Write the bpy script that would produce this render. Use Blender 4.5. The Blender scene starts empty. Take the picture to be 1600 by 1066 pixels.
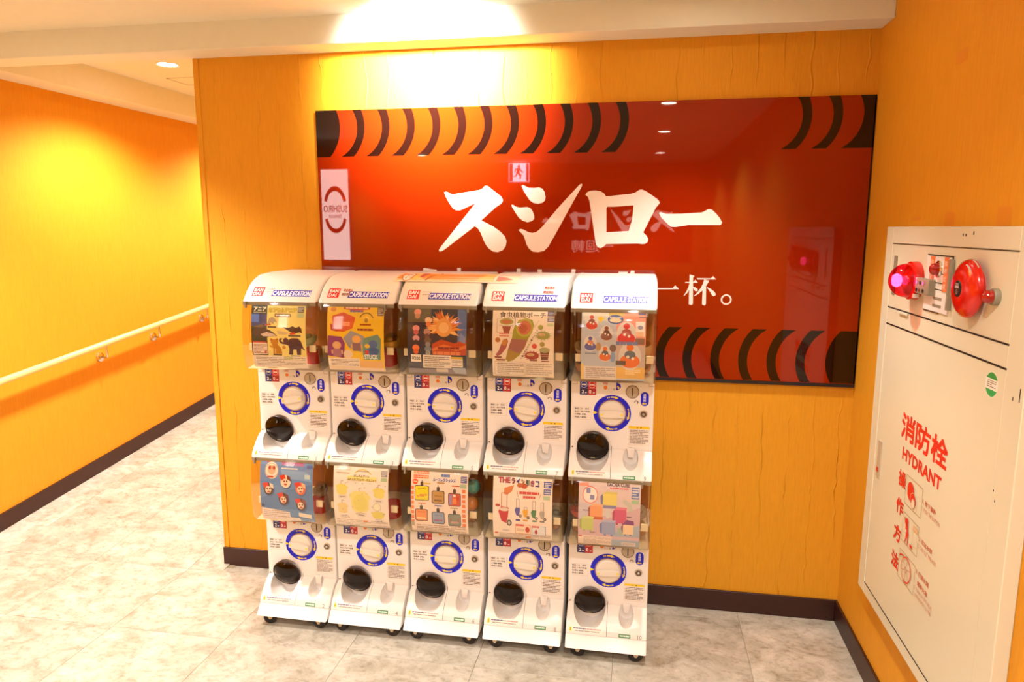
import bpy, bmesh, math, random
from mathutils import Vector, Matrix
from mathutils.geometry import tessellate_polygon
random.seed(7)
C = bpy.context.scene.collection
PI = math.pi

# ------------------------------------------------------------------ camera
F_PX, CAM_D, CAM_H = 1110.1, 2.7279, 1.5
PITCH, YAW, ROLL = 0.1584, 0.1778, 0.0014
cam = bpy.data.cameras.new('camera')
cam.sensor_width = 36.0
cam.lens = F_PX / 1600 * 36.0
cam.clip_start = 0.02
cam_ob = bpy.data.objects.new('camera', cam)
C.objects.link(cam_ob)
fwd = Vector((-math.sin(YAW) * math.cos(PITCH), math.cos(YAW) * math.cos(PITCH), -math.sin(PITCH)))
right = Vector((math.cos(YAW), math.sin(YAW), 0))
up = right.cross(fwd)
r2 = math.cos(ROLL) * right + math.sin(ROLL) * up
u2 = -math.sin(ROLL) * right + math.cos(ROLL) * up
mw = Matrix((r2, u2, -fwd)).transposed().to_4x4()
mw.translation = Vector((0, -CAM_D, CAM_H))
cam_ob.matrix_world = mw
bpy.context.scene.camera = cam_ob

# ------------------------------------------------------------------ world, exposure, lamp strengths
sc = bpy.context.scene
sc.view_settings.view_transform = 'Standard'
sc.view_settings.look = 'None'
sc.view_settings.gamma = 1.0
sc.view_settings.use_curve_mapping = False
sc.view_settings.exposure = 0.04
world = bpy.data.worlds.new('world')
sc.world = world
world.use_nodes = True
world.node_tree.nodes['Background'].inputs[0].default_value = (1.0, 0.86, 0.7, 1)
world.node_tree.nodes['Background'].inputs[1].default_value = 0.3
LAMP_COL = (1.0, 0.945, 0.88)
LAMP_W = 150.0            # ordinary downlight
# x, y, z, watts, full cone in degrees
DOWNLIGHTS = [
    (-0.785, -0.42, 2.235, 560, 106),
    (0.17, -0.47, 2.27, 80, 84),
    (0.145, -2.01, 2.27, LAMP_W * .6, 140),
    (0.16, -3.37, 2.27, LAMP_W * 1.1, 150),
    (0.17, -5.05, 2.27, LAMP_W * .9, 140),
    (-2.36, -2.0, 2.27, LAMP_W * .95, 140),
    (-2.36, -0.65, 2.27, LAMP_W * 1.6, 120),
    (-2.36, -4.9, 2.27, LAMP_W, 140),
    (-2.466, 0.79, 2.34, LAMP_W * 1.1, 140),
    (-2.466, 2.2, 2.34, LAMP_W * 1.2, 140),
]
TILT = {0: 75}            # degrees that the wall washer leans towards the sign wall

# ------------------------------------------------------------------ helpers
def lin(h):
    if isinstance(h, str):
        h = h.lstrip('#')
        c = [int(h[i:i + 2], 16) / 255 for i in (0, 2, 4)]
        return tuple(x / 12.92 if x <= 0.04045 else ((x + 0.055) / 1.055) ** 2.4 for x in c) + (1,)
    return tuple(h[:3]) + (1,)

def mat(name, col, rough=0.5, metal=0.0, coat=0.0, spec=0.5, emit=None, estr=0):
    m = bpy.data.materials.new(name)
    m.use_nodes = True
    b = m.node_tree.nodes['Principled BSDF']
    b.inputs['Base Color'].default_value = lin(col)
    b.inputs['Roughness'].default_value = rough
    b.inputs['Metallic'].default_value = metal
    b.inputs['Coat Weight'].default_value = coat
    b.inputs['Specular IOR Level'].default_value = spec
    if emit:
        b.inputs['Emission Color'].default_value = lin(emit)
        b.inputs['Emission Strength'].default_value = estr
    return m

def nodes(m):
    nt = m.node_tree
    return nt, nt.nodes, nt.links, nt.nodes['Principled BSDF']

def clear_mat(name, tint, rough=0.03, ior=1.45):
    m = bpy.data.materials.new(name)
    m.use_nodes = True
    nt = m.node_tree
    nt.nodes.clear()
    out = nt.nodes.new('ShaderNodeOutputMaterial')
    mix = nt.nodes.new('ShaderNodeMixShader')
    tr = nt.nodes.new('ShaderNodeBsdfTransparent')
    gl = nt.nodes.new('ShaderNodeBsdfGlossy')
    # Schlick reflectance, the same from both sides of the thin sheet
    lw = nt.nodes.new('ShaderNodeLayerWeight'); lw.inputs[0].default_value = 0.5
    pw = nt.nodes.new('ShaderNodeMath'); pw.operation = 'POWER'; pw.inputs[1].default_value = 5
    fr = nt.nodes.new('ShaderNodeMath'); fr.operation = 'MULTIPLY_ADD'
    f0 = ((ior - 1) / (ior + 1)) ** 2
    fr.inputs[1].default_value = 1 - f0; fr.inputs[2].default_value = f0
    nt.links.new(lw.outputs['Facing'], pw.inputs[0]); nt.links.new(pw.outputs[0], fr.inputs[0])
    tr.inputs[0].default_value = lin(tint)
    gl.inputs['Roughness'].default_value = rough
    nt.links.new(fr.outputs[0], mix.inputs[0])
    nt.links.new(tr.outputs[0], mix.inputs[1])
    nt.links.new(gl.outputs[0], mix.inputs[2])
    nt.links.new(mix.outputs[0], out.inputs[0])
    return m

def wallpaper(name, col, crease=1.0):
    m = mat(name, col, 0.62, spec=0.2)
    nt, N, L, b = nodes(m)
    tc = N.new('ShaderNodeTexCoord')
    # fine woven grain, stretched upright
    mp = N.new('ShaderNodeMapping'); mp.inputs['Scale'].default_value = (170, 170, 14)
    n1 = N.new('ShaderNodeTexNoise'); n1.inputs['Scale'].default_value = 1; n1.inputs['Detail'].default_value = 3
    L.new(tc.outputs['Object'], mp.inputs[0]); L.new(mp.outputs[0], n1.inputs['Vector'])
    # sparse wiggly upright creases, about 9 cm apart
    sx = N.new('ShaderNodeSeparateXYZ'); L.new(tc.outputs['Object'], sx.inputs[0])
    mp2 = N.new('ShaderNodeMapping'); mp2.inputs['Scale'].default_value = (11, 11, 7)
    n2 = N.new('ShaderNodeTexNoise'); n2.inputs['Scale'].default_value = 1; n2.inputs['Detail'].default_value = 3
    L.new(tc.outputs['Object'], mp2.inputs[0]); L.new(mp2.outputs[0], n2.inputs['Vector'])
    u1 = N.new('ShaderNodeMath'); u1.operation = 'MULTIPLY'; u1.inputs[1].default_value = 11.0; L.new(sx.outputs[0], u1.inputs[0])
    u2 = N.new('ShaderNodeMath'); u2.operation = 'MULTIPLY_ADD'; u2.inputs[1].default_value = 0.55; L.new(n2.outputs[0], u2.inputs[0]); L.new(u1.outputs[0], u2.inputs[2])
    u3 = N.new('ShaderNodeMath'); u3.operation = 'FRACT'; L.new(u2.outputs[0], u3.inputs[0])
    rp0 = N.new('ShaderNodeValToRGB')
    rp0.color_ramp.elements[0].position = 0.46; rp0.color_ramp.elements[0].color = (0, 0, 0, 1)
    rp0.color_ramp.elements[1].position = 0.5; rp0.color_ramp.elements[1].color = (1, 1, 1, 1)
    e = rp0.color_ramp.elements.new(0.54); e.color = (0, 0, 0, 1)
    L.new(u3.outputs[0], rp0.inputs[0])
    mp3 = N.new('ShaderNodeMapping'); mp3.inputs['Scale'].default_value = (13, 13, 5); mp3.inputs['Location'].default_value = (3, 1, 2)
    n3 = N.new('ShaderNodeTexNoise'); n3.inputs['Scale'].default_value = 1
    L.new(tc.outputs['Object'], mp3.inputs[0]); L.new(mp3.outputs[0], n3.inputs['Vector'])
    mk = N.new('ShaderNodeMapRange'); mk.inputs['From Min'].default_value = 0.42; mk.inputs['From Max'].default_value = 0.62; mk.inputs['To Max'].default_value = crease; L.new(n3.outputs[0], mk.inputs[0])
    rp = N.new('ShaderNodeMath'); rp.operation = 'MULTIPLY'; L.new(rp0.outputs[0], rp.inputs[0]); L.new(mk.outputs[0], rp.inputs[1])
    ad = N.new('ShaderNodeMath'); ad.operation = 'MULTIPLY_ADD'
    L.new(n1.outputs[0], ad.inputs[0]); ad.inputs[1].default_value = 0.25; L.new(rp.outputs[0], ad.inputs[2])
    bp = N.new('ShaderNodeBump'); bp.inputs['Strength'].default_value = 0.7; bp.inputs['Distance'].default_value = 0.004
    L.new(ad.outputs[0], bp.inputs['Height']); L.new(bp.outputs[0], b.inputs['Normal'])
    c = lin(col)
    mx = N.new('ShaderNodeMixRGB')
    mx.inputs[1].default_value = (c[0] * 0.90, c[1] * 0.86, c[2] * 0.85, 1)
    mx.inputs[2].default_value = (min(1, c[0] * 1.08), c[1] * 1.12, c[2] * 1.1, 1)
    L.new(n1.outputs[0], mx.inputs[0]); L.new(mx.outputs[0], b.inputs['Base Color'])
    return m

def stone_tile(name):
    m = mat(name, 'c8bda9', 0.3)
    nt, N, L, b = nodes(m)
    tc = N.new('ShaderNodeTexCoord'); oi = N.new('ShaderNodeObjectInfo')
    vs = N.new('ShaderNodeVectorMath'); vs.operation = 'SCALE'; vs.inputs['Scale'].default_value = 37.0
    cb = N.new('ShaderNodeCombineXYZ')
    for i in range(3): L.new(oi.outputs['Random'], cb.inputs[i])
    L.new(cb.outputs[0], vs.inputs[0])
    av = N.new('ShaderNodeVectorMath'); L.new(tc.outputs['Object'], av.inputs[0]); L.new(vs.outputs[0], av.inputs[1])
    mp = N.new('ShaderNodeMapping'); mp.inputs['Scale'].default_value = (1.0, 1.3, 1); mp.inputs['Rotation'].default_value = (0, 0, 0.5)
    L.new(av.outputs[0], mp.inputs[0])
    n1 = N.new('ShaderNodeTexNoise'); n1.inputs['Scale'].default_value = 8; n1.inputs['Detail'].default_value = 10; n1.inputs['Roughness'].default_value = 0.7; n1.inputs['Distortion'].default_value = 0.6
    n2 = N.new('ShaderNodeTexNoise'); n2.inputs['Scale'].default_value = 34; n2.inputs['Detail'].default_value = 6; n2.inputs['Roughness'].default_value = 0.7
    L.new(mp.outputs[0], n1.inputs['Vector']); L.new(mp.outputs[0], n2.inputs['Vector'])
    rp = N.new('ShaderNodeValToRGB'); r = rp.color_ramp
    r.elements[0].position = 0.28; r.elements[0].color = lin('8f8774')
    r.elements[1].position = 0.75; r.elements[1].color = lin('d2cbbf')
    e = r.elements.new(0.5); e.color = lin('b4aea0')
    L.new(n1.outputs[0], rp.inputs[0])
    rp2 = N.new('ShaderNodeValToRGB'); r = rp2.color_ramp
    r.elements[0].position = 0.33; r.elements[0].color = lin('b5a898')
    r.elements[1].position = 0.5; r.elements[1].color = (1, 1, 1, 1)
    L.new(n2.outputs[0], rp2.inputs[0])
    mu = N.new('ShaderNodeMixRGB'); mu.blend_type = 'MULTIPLY'; mu.inputs[0].default_value = 0.55
    L.new(rp.outputs[0], mu.inputs[1]); L.new(rp2.outputs[0], mu.inputs[2])
    hv = N.new('ShaderNodeHueSaturation')
    mr = N.new('ShaderNodeMapRange'); mr.inputs['To Min'].default_value = 0.87; mr.inputs['To Max'].default_value = 1.08
    L.new(oi.outputs['Random'], mr.inputs[0]); L.new(mr.outputs[0], hv.inputs['Value']); L.new(mu.outputs[0], hv.inputs['Color'])
    L.new(hv.outputs[0], b.inputs['Base Color'])
    bp = N.new('ShaderNodeBump'); bp.inputs['Strength'].default_value = 0.06; bp.inputs['Distance'].default_value = 0.002
    L.new(n2.outputs[0], bp.inputs['Height']); L.new(bp.outputs[0], b.inputs['Normal'])
    return m

def print_mat(name, rough, coat=0.0):
    m = mat(name, 'ffffff', rough, coat=coat)
    nt, N, L, b = nodes(m)
    at = N.new('ShaderNodeVertexColor'); at.layer_name = 'Col'
    L.new(at.outputs[0], b.inputs['Base Color'])
    return m

def mottled(name, col, rough, amp=0.12, scale=25, stretch=(1, 1, 1)):
    m = mat(name, col, rough)
    nt, N, L, b = nodes(m)
    tc = N.new('ShaderNodeTexCoord'); mp = N.new('ShaderNodeMapping'); mp.inputs['Scale'].default_value = stretch
    n = N.new('ShaderNodeTexNoise'); n.inputs['Scale'].default_value = scale; n.inputs['Detail'].default_value = 5
    L.new(tc.outputs['Object'], mp.inputs[0]); L.new(mp.outputs[0], n.inputs['Vector'])
    c = lin(col); mx = N.new('ShaderNodeMixRGB')
    mx.inputs[1].default_value = tuple(x * (1 - amp) for x in c[:3]) + (1,)
    mx.inputs[2].default_value = tuple(min(1, x * (1 + amp)) for x in c[:3]) + (1,)
    L.new(n.outputs[0], mx.inputs[0]); L.new(mx.outputs[0], b.inputs['Base Color'])
    return m

M = {
    'wall': wallpaper('orange_wallpaper', (0.72, 0.33, 0.019)),
    'wall_plain': wallpaper('plain_orange_wallpaper', (0.72, 0.325, 0.019), 0.12),
    'ceiling': mottled('ceiling_paint', 'e2e4d4', 0.8, 0.03),
    'tile': stone_tile('stone_tile'),
    'grout': mottled('floor_bed', '8d8068', 0.8),
    'skirt': mottled('brown_skirting', '34140a', 0.42, 0.25, 14, (2, 2, 30)),
    'plastic': mottled('white_plastic', 'eae5e0', 0.28, 0.02, 8),
    'plastic2': mottled('dial_plastic', 'e4dccf', 0.35, 0.02, 8),
    'shade': mat('outlet_cup_plastic', 'cfc6b6', 0.45),
    'clear': clear_mat('clear_plastic', 'fdfaf4', 0.07),
    'smoke': clear_mat('smoked_plastic', 'a4856e', 0.04, 1.5),
    'inner': mottled('brown_inner_board', 'a8683c', 0.5, 0.3, 12),
    'cream': mat('cream_plastic', 'eadbb8', 0.45),
    'red': mat('red_plastic', 'c81808', 0.35),
    'chrome': mat('chrome', 'd8d2c8', 0.1, 1.0),
    'steel': mottled('brushed_steel', 'b8ab95', 0.32, 0.12, 60),
    'dark': mat('dark_gap', '1c110b', 0.6),
    'rubber': mat('black_rubber', '1d1614', 0.55),
    'print': print_mat('printed_ink', 0.4),
    'gloss': print_mat('printed_gloss', 0.025, 0.0),
    'signred': mat('red_glass_panel', (0.28, 0.016, 0.001), 0.018),
    'cabinet': mottled('cream_enamel', 'dcd8bf', 0.35, 0.03, 5),
    'rail': mat('cream_rail', 'e8cf86', 0.3),
    'bell': mat('red_enamel', 'd01604', 0.22, coat=0.4),
    'lens': clear_mat('red_lens', 'ff4a78', 0.05, 1.5),
    'lensdark': mat('red_dome', 'a40a06', 0.1, coat=0.5),
    'lamp': mat('lamp_diffuser', 'ffffff', 0.5, emit='fff2dc', estr=45),
    'flash': mat('strobe_flash', 'ffffff', 0.5, emit='ffd0ff', estr=7),
    'grey': mat('grey_plastic', '8f8672', 0.45),
    'orange': mat('orange_paint', 'e87a3c', 0.5),
    'tape': mat('tape_residue', 'd88c08', 0.6),
    'glowwhite': mat('glow_sign_white', 'ffffff', 0.5, emit='fff0e6', estr=11),
    'litletter': mat('lit_sign_letter', 'ffffff', 0.5, emit='ffd8c8', estr=4),
    'litred': mat('lit_sign_red', 'c01008', 0.5, emit='d01808', estr=2.0),
    'exit': mat('exit_lit', 'ffffff', 0.5, emit='f4e8ff', estr=16),
    'exitdark': mat('exit_green', '1c7a4a', 0.5, emit='2c9a5a', estr=3),
}

def link(name, me, m=None, parent=None, loc=(0, 0, 0), smooth=False):
    o = bpy.data.objects.new(name, me)
    C.objects.link(o)
    o.location = loc
    if m is not None and not me.materials: me.materials.append(m)
    if parent: o.parent = parent
    if smooth:
        me.polygons.foreach_set('use_smooth', [True] * len(me.polygons))
        try: me.set_sharp_from_angle(angle=math.radians(38))
        except Exception: pass
    return o

def tag(o, label, cat, group=None):
    o['label'] = label; o['category'] = cat
    if group: o['group'] = group
    return o

def thing(name, label, cat, loc=(0, 0, 0), rz=0, group=None):
    o = bpy.data.objects.new(name, None); C.objects.link(o)
    o.empty_display_size = 0.1
    o.location = loc; o.rotation_euler = (0, 0, rz)
    return tag(o, label, cat, group)

class MB:
    def __init__(s): s.bm = bmesh.new()
    def box(s, x0, x1, y0, y1, z0, z1, bev=0, seg=2):
        t = bmesh.new()
        bmesh.ops.create_cube(t, size=1)
        for v in t.verts:
            v.co = Vector((x0 + (v.co.x + .5) * (x1 - x0), y0 + (v.co.y + .5) * (y1 - y0), z0 + (v.co.z + .5) * (z1 - z0)))
        if bev: bmesh.ops.bevel(t, geom=t.edges[:], offset=bev, segments=seg, affect='EDGES', profile=0.5)
        s.add(t); return s
    def add(s, t, mtx=None):
        if mtx is not None: bmesh.ops.transform(t, matrix=mtx, verts=t.verts)
        bmesh.ops.recalc_face_normals(t, faces=t.faces)
        me = bpy.data.meshes.new('t'); t.to_mesh(me); t.free()
        s.bm.from_mesh(me); bpy.data.meshes.remove(me)
    def prism(s, poly, axis, a, b, bev=0, seg=3, bev_caps=True):
        # poly in the plane across the axis: x -> (y,z), y -> (x,z), z -> (x,y)
        t = bmesh.new()
        def P(p, d):
            return {'x': (d, p[0], p[1]), 'y': (p[0], d, p[1]), 'z': (p[0], p[1], d)}[axis]
        va = [t.verts.new(P(p, a)) for p in poly]; vb = [t.verts.new(P(p, b)) for p in poly]
        f1 = t.faces.new(va); f2 = t.faces.new(vb[::-1])
        n = len(poly)
        for i in range(n): t.faces.new((va[i], vb[i], vb[(i + 1) % n], va[(i + 1) % n]))
        bmesh.ops.recalc_face_normals(t, faces=t.faces)
        if bev:
            bmesh.ops.bevel(t, geom=list(f1.edges) + list(f2.edges), offset=bev, segments=seg, affect='EDGES', profile=0.5, clamp_overlap=True)
        s.add(t); return s
    def lathe(s, prof, origin, axis, seg=32):
        # prof: list of (radius, distance along axis)
        t = bmesh.new()
        ax = Vector(axis).normalized()
        q = Vector((0, 0, 1)).rotation_difference(ax).to_matrix().to_4x4()
        rings = []
        for r, d in prof:
            if r < 1e-6: rings.append([t.verts.new((0, 0, d))])
            else: rings.append([t.verts.new((r * math.cos(2 * PI * k / seg), r * math.sin(2 * PI * k / seg), d)) for k in range(seg)])
        for A, B in zip(rings, rings[1:]):
            for k in range(seg):
                k2 = (k + 1) % seg
                if len(A) == 1 and len(B) == 1: continue
                if len(A) == 1: t.faces.new((A[0], B[k], B[k2]))
                elif len(B) == 1: t.faces.new((A[k], A[k2], B[0]))
                else: t.faces.new((A[k], A[k2], B[k2], B[k]))
        q.translation = Vector(origin)
        s.add(t, q); return s
    def tube(s, pts, r, seg=12):
        t = bmesh.new(); rings = []
        pts = [Vector(p) for p in pts]
        for i, p in enumerate(pts):
            d = (pts[min(i + 1, len(pts) - 1)] - pts[max(i - 1, 0)]).normalized()
            a = d.orthogonal().normalized()
            if i:
                a = (pa - d * pa.dot(d)).normalized()
            pa = a; b = d.cross(a)
            rr = r[i] if isinstance(r, (list, tuple)) else r
            rings.append([t.verts.new(p + a * rr * math.cos(2 * PI * k / seg) + b * rr * math.sin(2 * PI * k / seg)) for k in range(seg)])
        for A, B in zip(rings, rings[1:]):
            for k in range(seg): t.faces.new((A[k], A[(k + 1) % seg], B[(k + 1) % seg], B[k]))
        t.faces.new(rings[0][::-1]); t.faces.new(rings[-1])
        s.add(t); return s
    def build(s, name, m, parent=None, loc=(0, 0, 0), smooth=False):
        me = bpy.data.meshes.new(name); s.bm.to_mesh(me); s.bm.free()
        return link(name, me, m, parent, loc, smooth)

def boolean(base, cutters):
    # base, cutters: MB ; returns a mesh
    bo = base.build('tmp', None)
    cs = [c.build('tmpc', None) for c in cutters]
    for c in cs:
        md = bo.modifiers.new('b', 'BOOLEAN'); md.operation = 'DIFFERENCE'; md.object = c; md.solver = 'EXACT'
    dg = bpy.context.evaluated_depsgraph_get()
    me = bpy.data.meshes.new_from_object(bo.evaluated_get(dg))
    for o in [bo] + cs:
        d = o.data; bpy.data.objects.remove(o); bpy.data.meshes.remove(d)
    me.materials.clear()
    return me

# ---------- printed matter: flat colour shapes laid on a surface
TEXT = {}
def glyphs(s):
    k = s
    if k in TEXT: return TEXT[k]
    cu = bpy.data.curves.new('t', 'FONT'); cu.body = s; cu.resolution_u = 2
    o = bpy.data.objects.new('t', cu); C.objects.link(o)
    dg = bpy.context.evaluated_depsgraph_get()
    me = bpy.data.meshes.new_from_object(o.evaluated_get(dg))
    vs = [(v.co.x, v.co.y) for v in me.vertices]; fs = [tuple(p.vertices) for p in me.polygons]
    bpy.data.objects.remove(o); bpy.data.curves.remove(cu); bpy.data.meshes.remove(me)
    xs = [v[0] for v in vs] or [0, 1]; ys = [v[1] for v in vs] or [0, 1]
    x0, y0, w, h = min(xs), min(ys), max(xs) - min(xs) or 1, max(ys) - min(ys) or 1
    vs = [((x - x0) / w, (y - y0) / h) for x, y in vs]
    TEXT[k] = (vs, fs, w / h)
    return TEXT[k]

class Print:
    def __init__(s, step=1.5e-5):
        s.v = []; s.f = []; s.c = []; s.n = 0; s.step = step
    def _add(s, vs, fs, col, group=0):
        s.n += 1; b = len(s.v)
        s.v += [(x, y, (s.n + (i // group if group else 0)) * s.step) for i, (x, y) in enumerate(vs)]
        if group: s.n += len(vs) // group
        for f in fs: s.f.append(tuple(i + b for i in f)); s.c.append(lin(col))
    def poly(s, loops, col):
        if not isinstance(loops[0][0], (tuple, list)): loops = [loops]
        L = [[Vector((x, y, 0)) for x, y in lp] for lp in loops]
        tri = tessellate_polygon(L)
        s._add([(x, y) for lp in loops for x, y in lp], [tuple(t) for t in tri], col); return s
    def rect(s, x0, y0, x1, y1, col): return s.poly([(x0, y0), (x1, y0), (x1, y1), (x0, y1)], col)
    def rrect(s, x0, y0, x1, y1, r, col, seg=5):
        p = []
        for cx, cy, a0 in ((x1 - r, y1 - r, 0), (x0 + r, y1 - r, 90), (x0 + r, y0 + r, 180), (x1 - r, y0 + r, 270)):
            for k in range(seg + 1):
                a = math.radians(a0 + 90 * k / seg); p.append((cx + r * math.cos(a), cy + r * math.sin(a)))
        return s.poly(p, col)
    def ell(s, cx, cy, rx, ry, col, rot=0, seg=20, a0=0, a1=360):
        n = seg; p = []
        full = a1 - a0 >= 360
        for k in range(n if full else n + 1):
            a = math.radians(a0 + (a1 - a0) * k / n)
            x, y = rx * math.cos(a), ry * math.sin(a)
            c, d = math.cos(rot), math.sin(rot)
            p.append((cx + x * c - y * d, cy + x * d + y * c))
        return s.poly(p, col)
    def ring(s, cx, cy, ro, ri, col, seg=40, a0=0, a1=360, ky=1):
        vs = []; fs = []
        for k in range(seg + 1):
            a = math.radians(a0 + (a1 - a0) * k / seg)
            vs += [(cx + ro * math.cos(a), cy + ro * ky * math.sin(a)), (cx + ri * math.cos(a), cy + ri * ky * math.sin(a))]
        for k in range(seg): fs.append((2 * k, 2 * k + 2, 2 * k + 3, 2 * k + 1))
        s._add(vs, fs, col); return s
    def line(s, pts, w, col):
        for (x0, y0), (x1, y1) in zip(pts, pts[1:]):
            d = math.hypot(x1 - x0, y1 - y0) or 1; nx, ny = -(y1 - y0) / d * w / 2, (x1 - x0) / d * w / 2
            s.poly([(x0 + nx, y0 + ny), (x0 - nx, y0 - ny), (x1 - nx, y1 - ny), (x1 + nx, y1 + ny)], col)
        return s
    def frame(s, x0, y0, x1, y1, w, col):
        return s.line([(x0, y0), (x1, y0), (x1, y1), (x0, y1), (x0, y0)], w, col)
    def text(s, t, x, y, w, h, col, bold=0.0, shear=0.0, rot=0):
        vs, fs, asp = glyphs(t)
        if w is None: w = h * asp
        c, d = math.cos(rot), math.sin(rot); k = bold * h * 1.1
        offs = [(0, 0)] if bold < .004 else [(k, k), (-k, k), (k, -k), (-k, -k)]
        w -= 2 * k; h -= 2 * k; AV = []; AF = []
        for ox, oy in offs:
            n = len(AV)
            for a, b in vs:
                px, py = a * w + b * h * shear + k + ox, b * h + k + oy
                AV.append((x + px * c - py * d, y + px * d + py * c))
            AF += [tuple(i + n for i in f) for f in fs]
        s._add(AV, AF, col, len(vs)); return s
    def bars(s, x0, y0, x1, y1, rows, col, fill=0.5, seed=1, gap=0.0):
        # lines of print too small to read
        rn = random.Random(seed); h = (y1 - y0) / rows
        for r in range(rows):
            yy = y1 - (r + 0.5) * h; x = x0
            end = x0 + (x1 - x0) * (1 if r % 3 < 2 else rn.uniform(0.45, 0.9))
            while x < end:
                l = rn.uniform(0.08, 0.3) * (x1 - x0)
                s.rect(x, yy - h * fill / 2, min(x + l, end), yy + h * fill / 2, col)
                x += l + (x1 - x0) * (0.02 + gap)
        return s
    def build(s, name, m, mapf, parent=None, loc=(0, 0, 0), cuts=None, base=2e-4):
        bm = bmesh.new(); cl = bm.loops.layers.float_color.new('Col')
        vs = [bm.verts.new(v) for v in s.v]
        for f, c in zip(s.f, s.c):
            try: fc = bm.faces.new([vs[i] for i in f])
            except ValueError: continue
            for lp in fc.loops: lp[cl] = c
        for cv in cuts or []:
            bmesh.ops.bisect_plane(bm, geom=bm.verts[:] + bm.edges[:] + bm.faces[:], dist=1e-7, plane_co=(0, cv, 0), plane_no=(0, 1, 0))
        for v in bm.verts:
            p, n = mapf(v.co.x, v.co.y)
            v.co = Vector(p) + Vector(n) * (base + v.co.z)
        me = bpy.data.meshes.new(name); bm.to_mesh(me); bm.free()
        return link(name, me, m, parent, loc)

def interp(prof, z):
    # prof: (y, z) with z falling ; returns y and slope dy/dz
    for (ya, za), (yb, zb) in zip(prof, prof[1:]):
        if zb <= z <= za or (za, ya) == prof[0][::-1] and z > za:
            if abs(za - zb) < 1e-9: return ya, 0
            k = (yb - ya) / (zb - za); return ya + k * (z - za), k
    return (prof[0][0], 0) if z > prof[0][1] else (prof[-1][0], 0)

def on_profile(prof):
    def f(u, v):
        y, k = interp(prof, v)
        n = Vector((0, -1, k)).normalized()
        return (u, y, v), n
    return f

# ------------------------------------------------------------------ the setting
XR, XL, XW = 0.784, -1.794, -3.067        # right wall, left end of the sign wall, corridor wall
Z_B, Z_C, Z_K = 2.169, 2.27, 2.34         # beam underside, room ceiling, corridor coffer
Y_RAMP, SLOPE = -0.07, 0.1067
SK = 0.085
def struct(name, mb, m, parent=None, loc=(0, 0, 0), smooth=False):
    o = mb.build(name, m, parent, loc, smooth)
    if not parent: o['kind'] = 'structure'
    return o
fl = struct('floor', MB().box(XW - .1, XR + .12, -6.2, 0.0, -0.1, -0.004), M['grout'])
T = 0.47
def floor_tiles(parent, xs, ys, mapz=None):
    protos = {}
    for x0, x1 in xs:
        for y0, y1 in ys:
            k = (round(x1 - x0, 3), round(y1 - y0, 3))
            if k not in protos:
                g = 0.0006
                protos[k] = MB().box(g, k[0] - g, g, k[1] - g, -0.004, 0.0, 0.0005, 1).build('tile', M['tile'], parent).data
                for o in [o for o in bpy.data.objects if o.data == protos[k]]: bpy.data.objects.remove(o)
            o = bpy.data.objects.new('tile', protos[k]); C.objects.link(o); o.parent = parent
            o.location = (x0, y0, 0)
xs = [XW] + [0.415 - T * k for k in range(7, -1, -1)] + [XR]
ys = [-0.07 - T * k for k in range(6, -1, -1)]
floor_tiles(fl, list(zip(xs, xs[1:])), list(zip(ys, ys[1:])) )
xr = [x for x in xs if x > XL]
floor_tiles(fl, list(zip([XL] + xr, xr)), [(-0.07, 0.0)])
ramp = struct('ramp', MB().box(XW - .1, XL + .05, 0, 3.6, -0.15, -0.004), M['grout'])
ramp.location = (0, Y_RAMP, 0); ramp.rotation_euler = (math.atan(SLOPE), 0, 0)
xl = [x for x in xs if x < XL] + [XL + .02]
floor_tiles(ramp, list(zip(xl, xl[1:])), [(T * 1.006 * k, T * 1.006 * (k + 1)) for k in range(7)])

struct('wall_back', MB().box(XL, XR + .12, 0.0, 3.6, -0.1, 2.6), M['wall'])
struct('wall_right', MB().box(XR, XR + .12, -6.2, 0.0, -0.1, 2.6), M['wall_plain'])
struct('wall_left', MB().box(XW - .12, XW, -6.2, 3.6, -0.1, 2.6), M['wall_plain'])
struct('wall_front', MB().box(XW - .12, XR + .12, -6.35, -6.2, -0.1, 2.6), M['wall_plain'])
struct('wall_corridor', MB().box(XW, XL, 3.5, 3.6, -0.1, 2.6), M['wall_plain'])
ce = struct('ceiling', MB().box(XW, XR, -6.2, -0.13, Z_C, Z_C + .08), M['ceiling'])
# corridor ceiling: soffit along the left wall and a raised coffer
cc = struct('ceiling_corridor', MB().box(XW, -2.894, 0, 3.5, 2.205, 2.5).box(-2.894, XL, 0, 3.5, Z_K, 2.5), M['ceiling'])
struct('trim_1', MB().box(XW, XR, -0.13, 0.0, Z_B, 2.5, 0.002, 1), M['ceiling'])          # beam across the ceiling
hp = MB()
for a in [(-2.70, -2.50, 1.10, 1.103), (-2.70, -2.50, 1.30, 1.303), (-2.70, -2.697, 1.10, 1.303), (-2.503, -2.50, 1.10, 1.303)]:
    hp.box(a[0], a[1], a[2], a[3], Z_K - 0.001, Z_K + .01)
hp.build('access_panel_joint', M['dark'], cc)
# corner edging of the sign wall
struct('trim_2', MB().box(XL - .004, XL + .020, -0.004, 0.02, SK, Z_B, 0.0015, 1), M['wall'])
# skirtings
struct('baseboard_back', MB().box(XL - .008, XR - .009, -0.009, 0.0, 0.0, SK, 0.0015, 1), M['skirt'])
struct('baseboard_right', MB().box(XR - .009, XR, -6.2, -0.0, 0.0, SK, 0.0015, 1), M['skirt'])
bl = MB()
bl.prism([(-6.2, -0.02), (Y_RAMP, -0.02), (3.5, SLOPE * (3.5 - Y_RAMP) - .02), (3.5, SLOPE * (3.5 - Y_RAMP) + SK), (Y_RAMP, SK), (-6.2, SK)], 'x', XW, XW + .009)
struct('baseboard_left', bl, M['skirt'])
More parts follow.
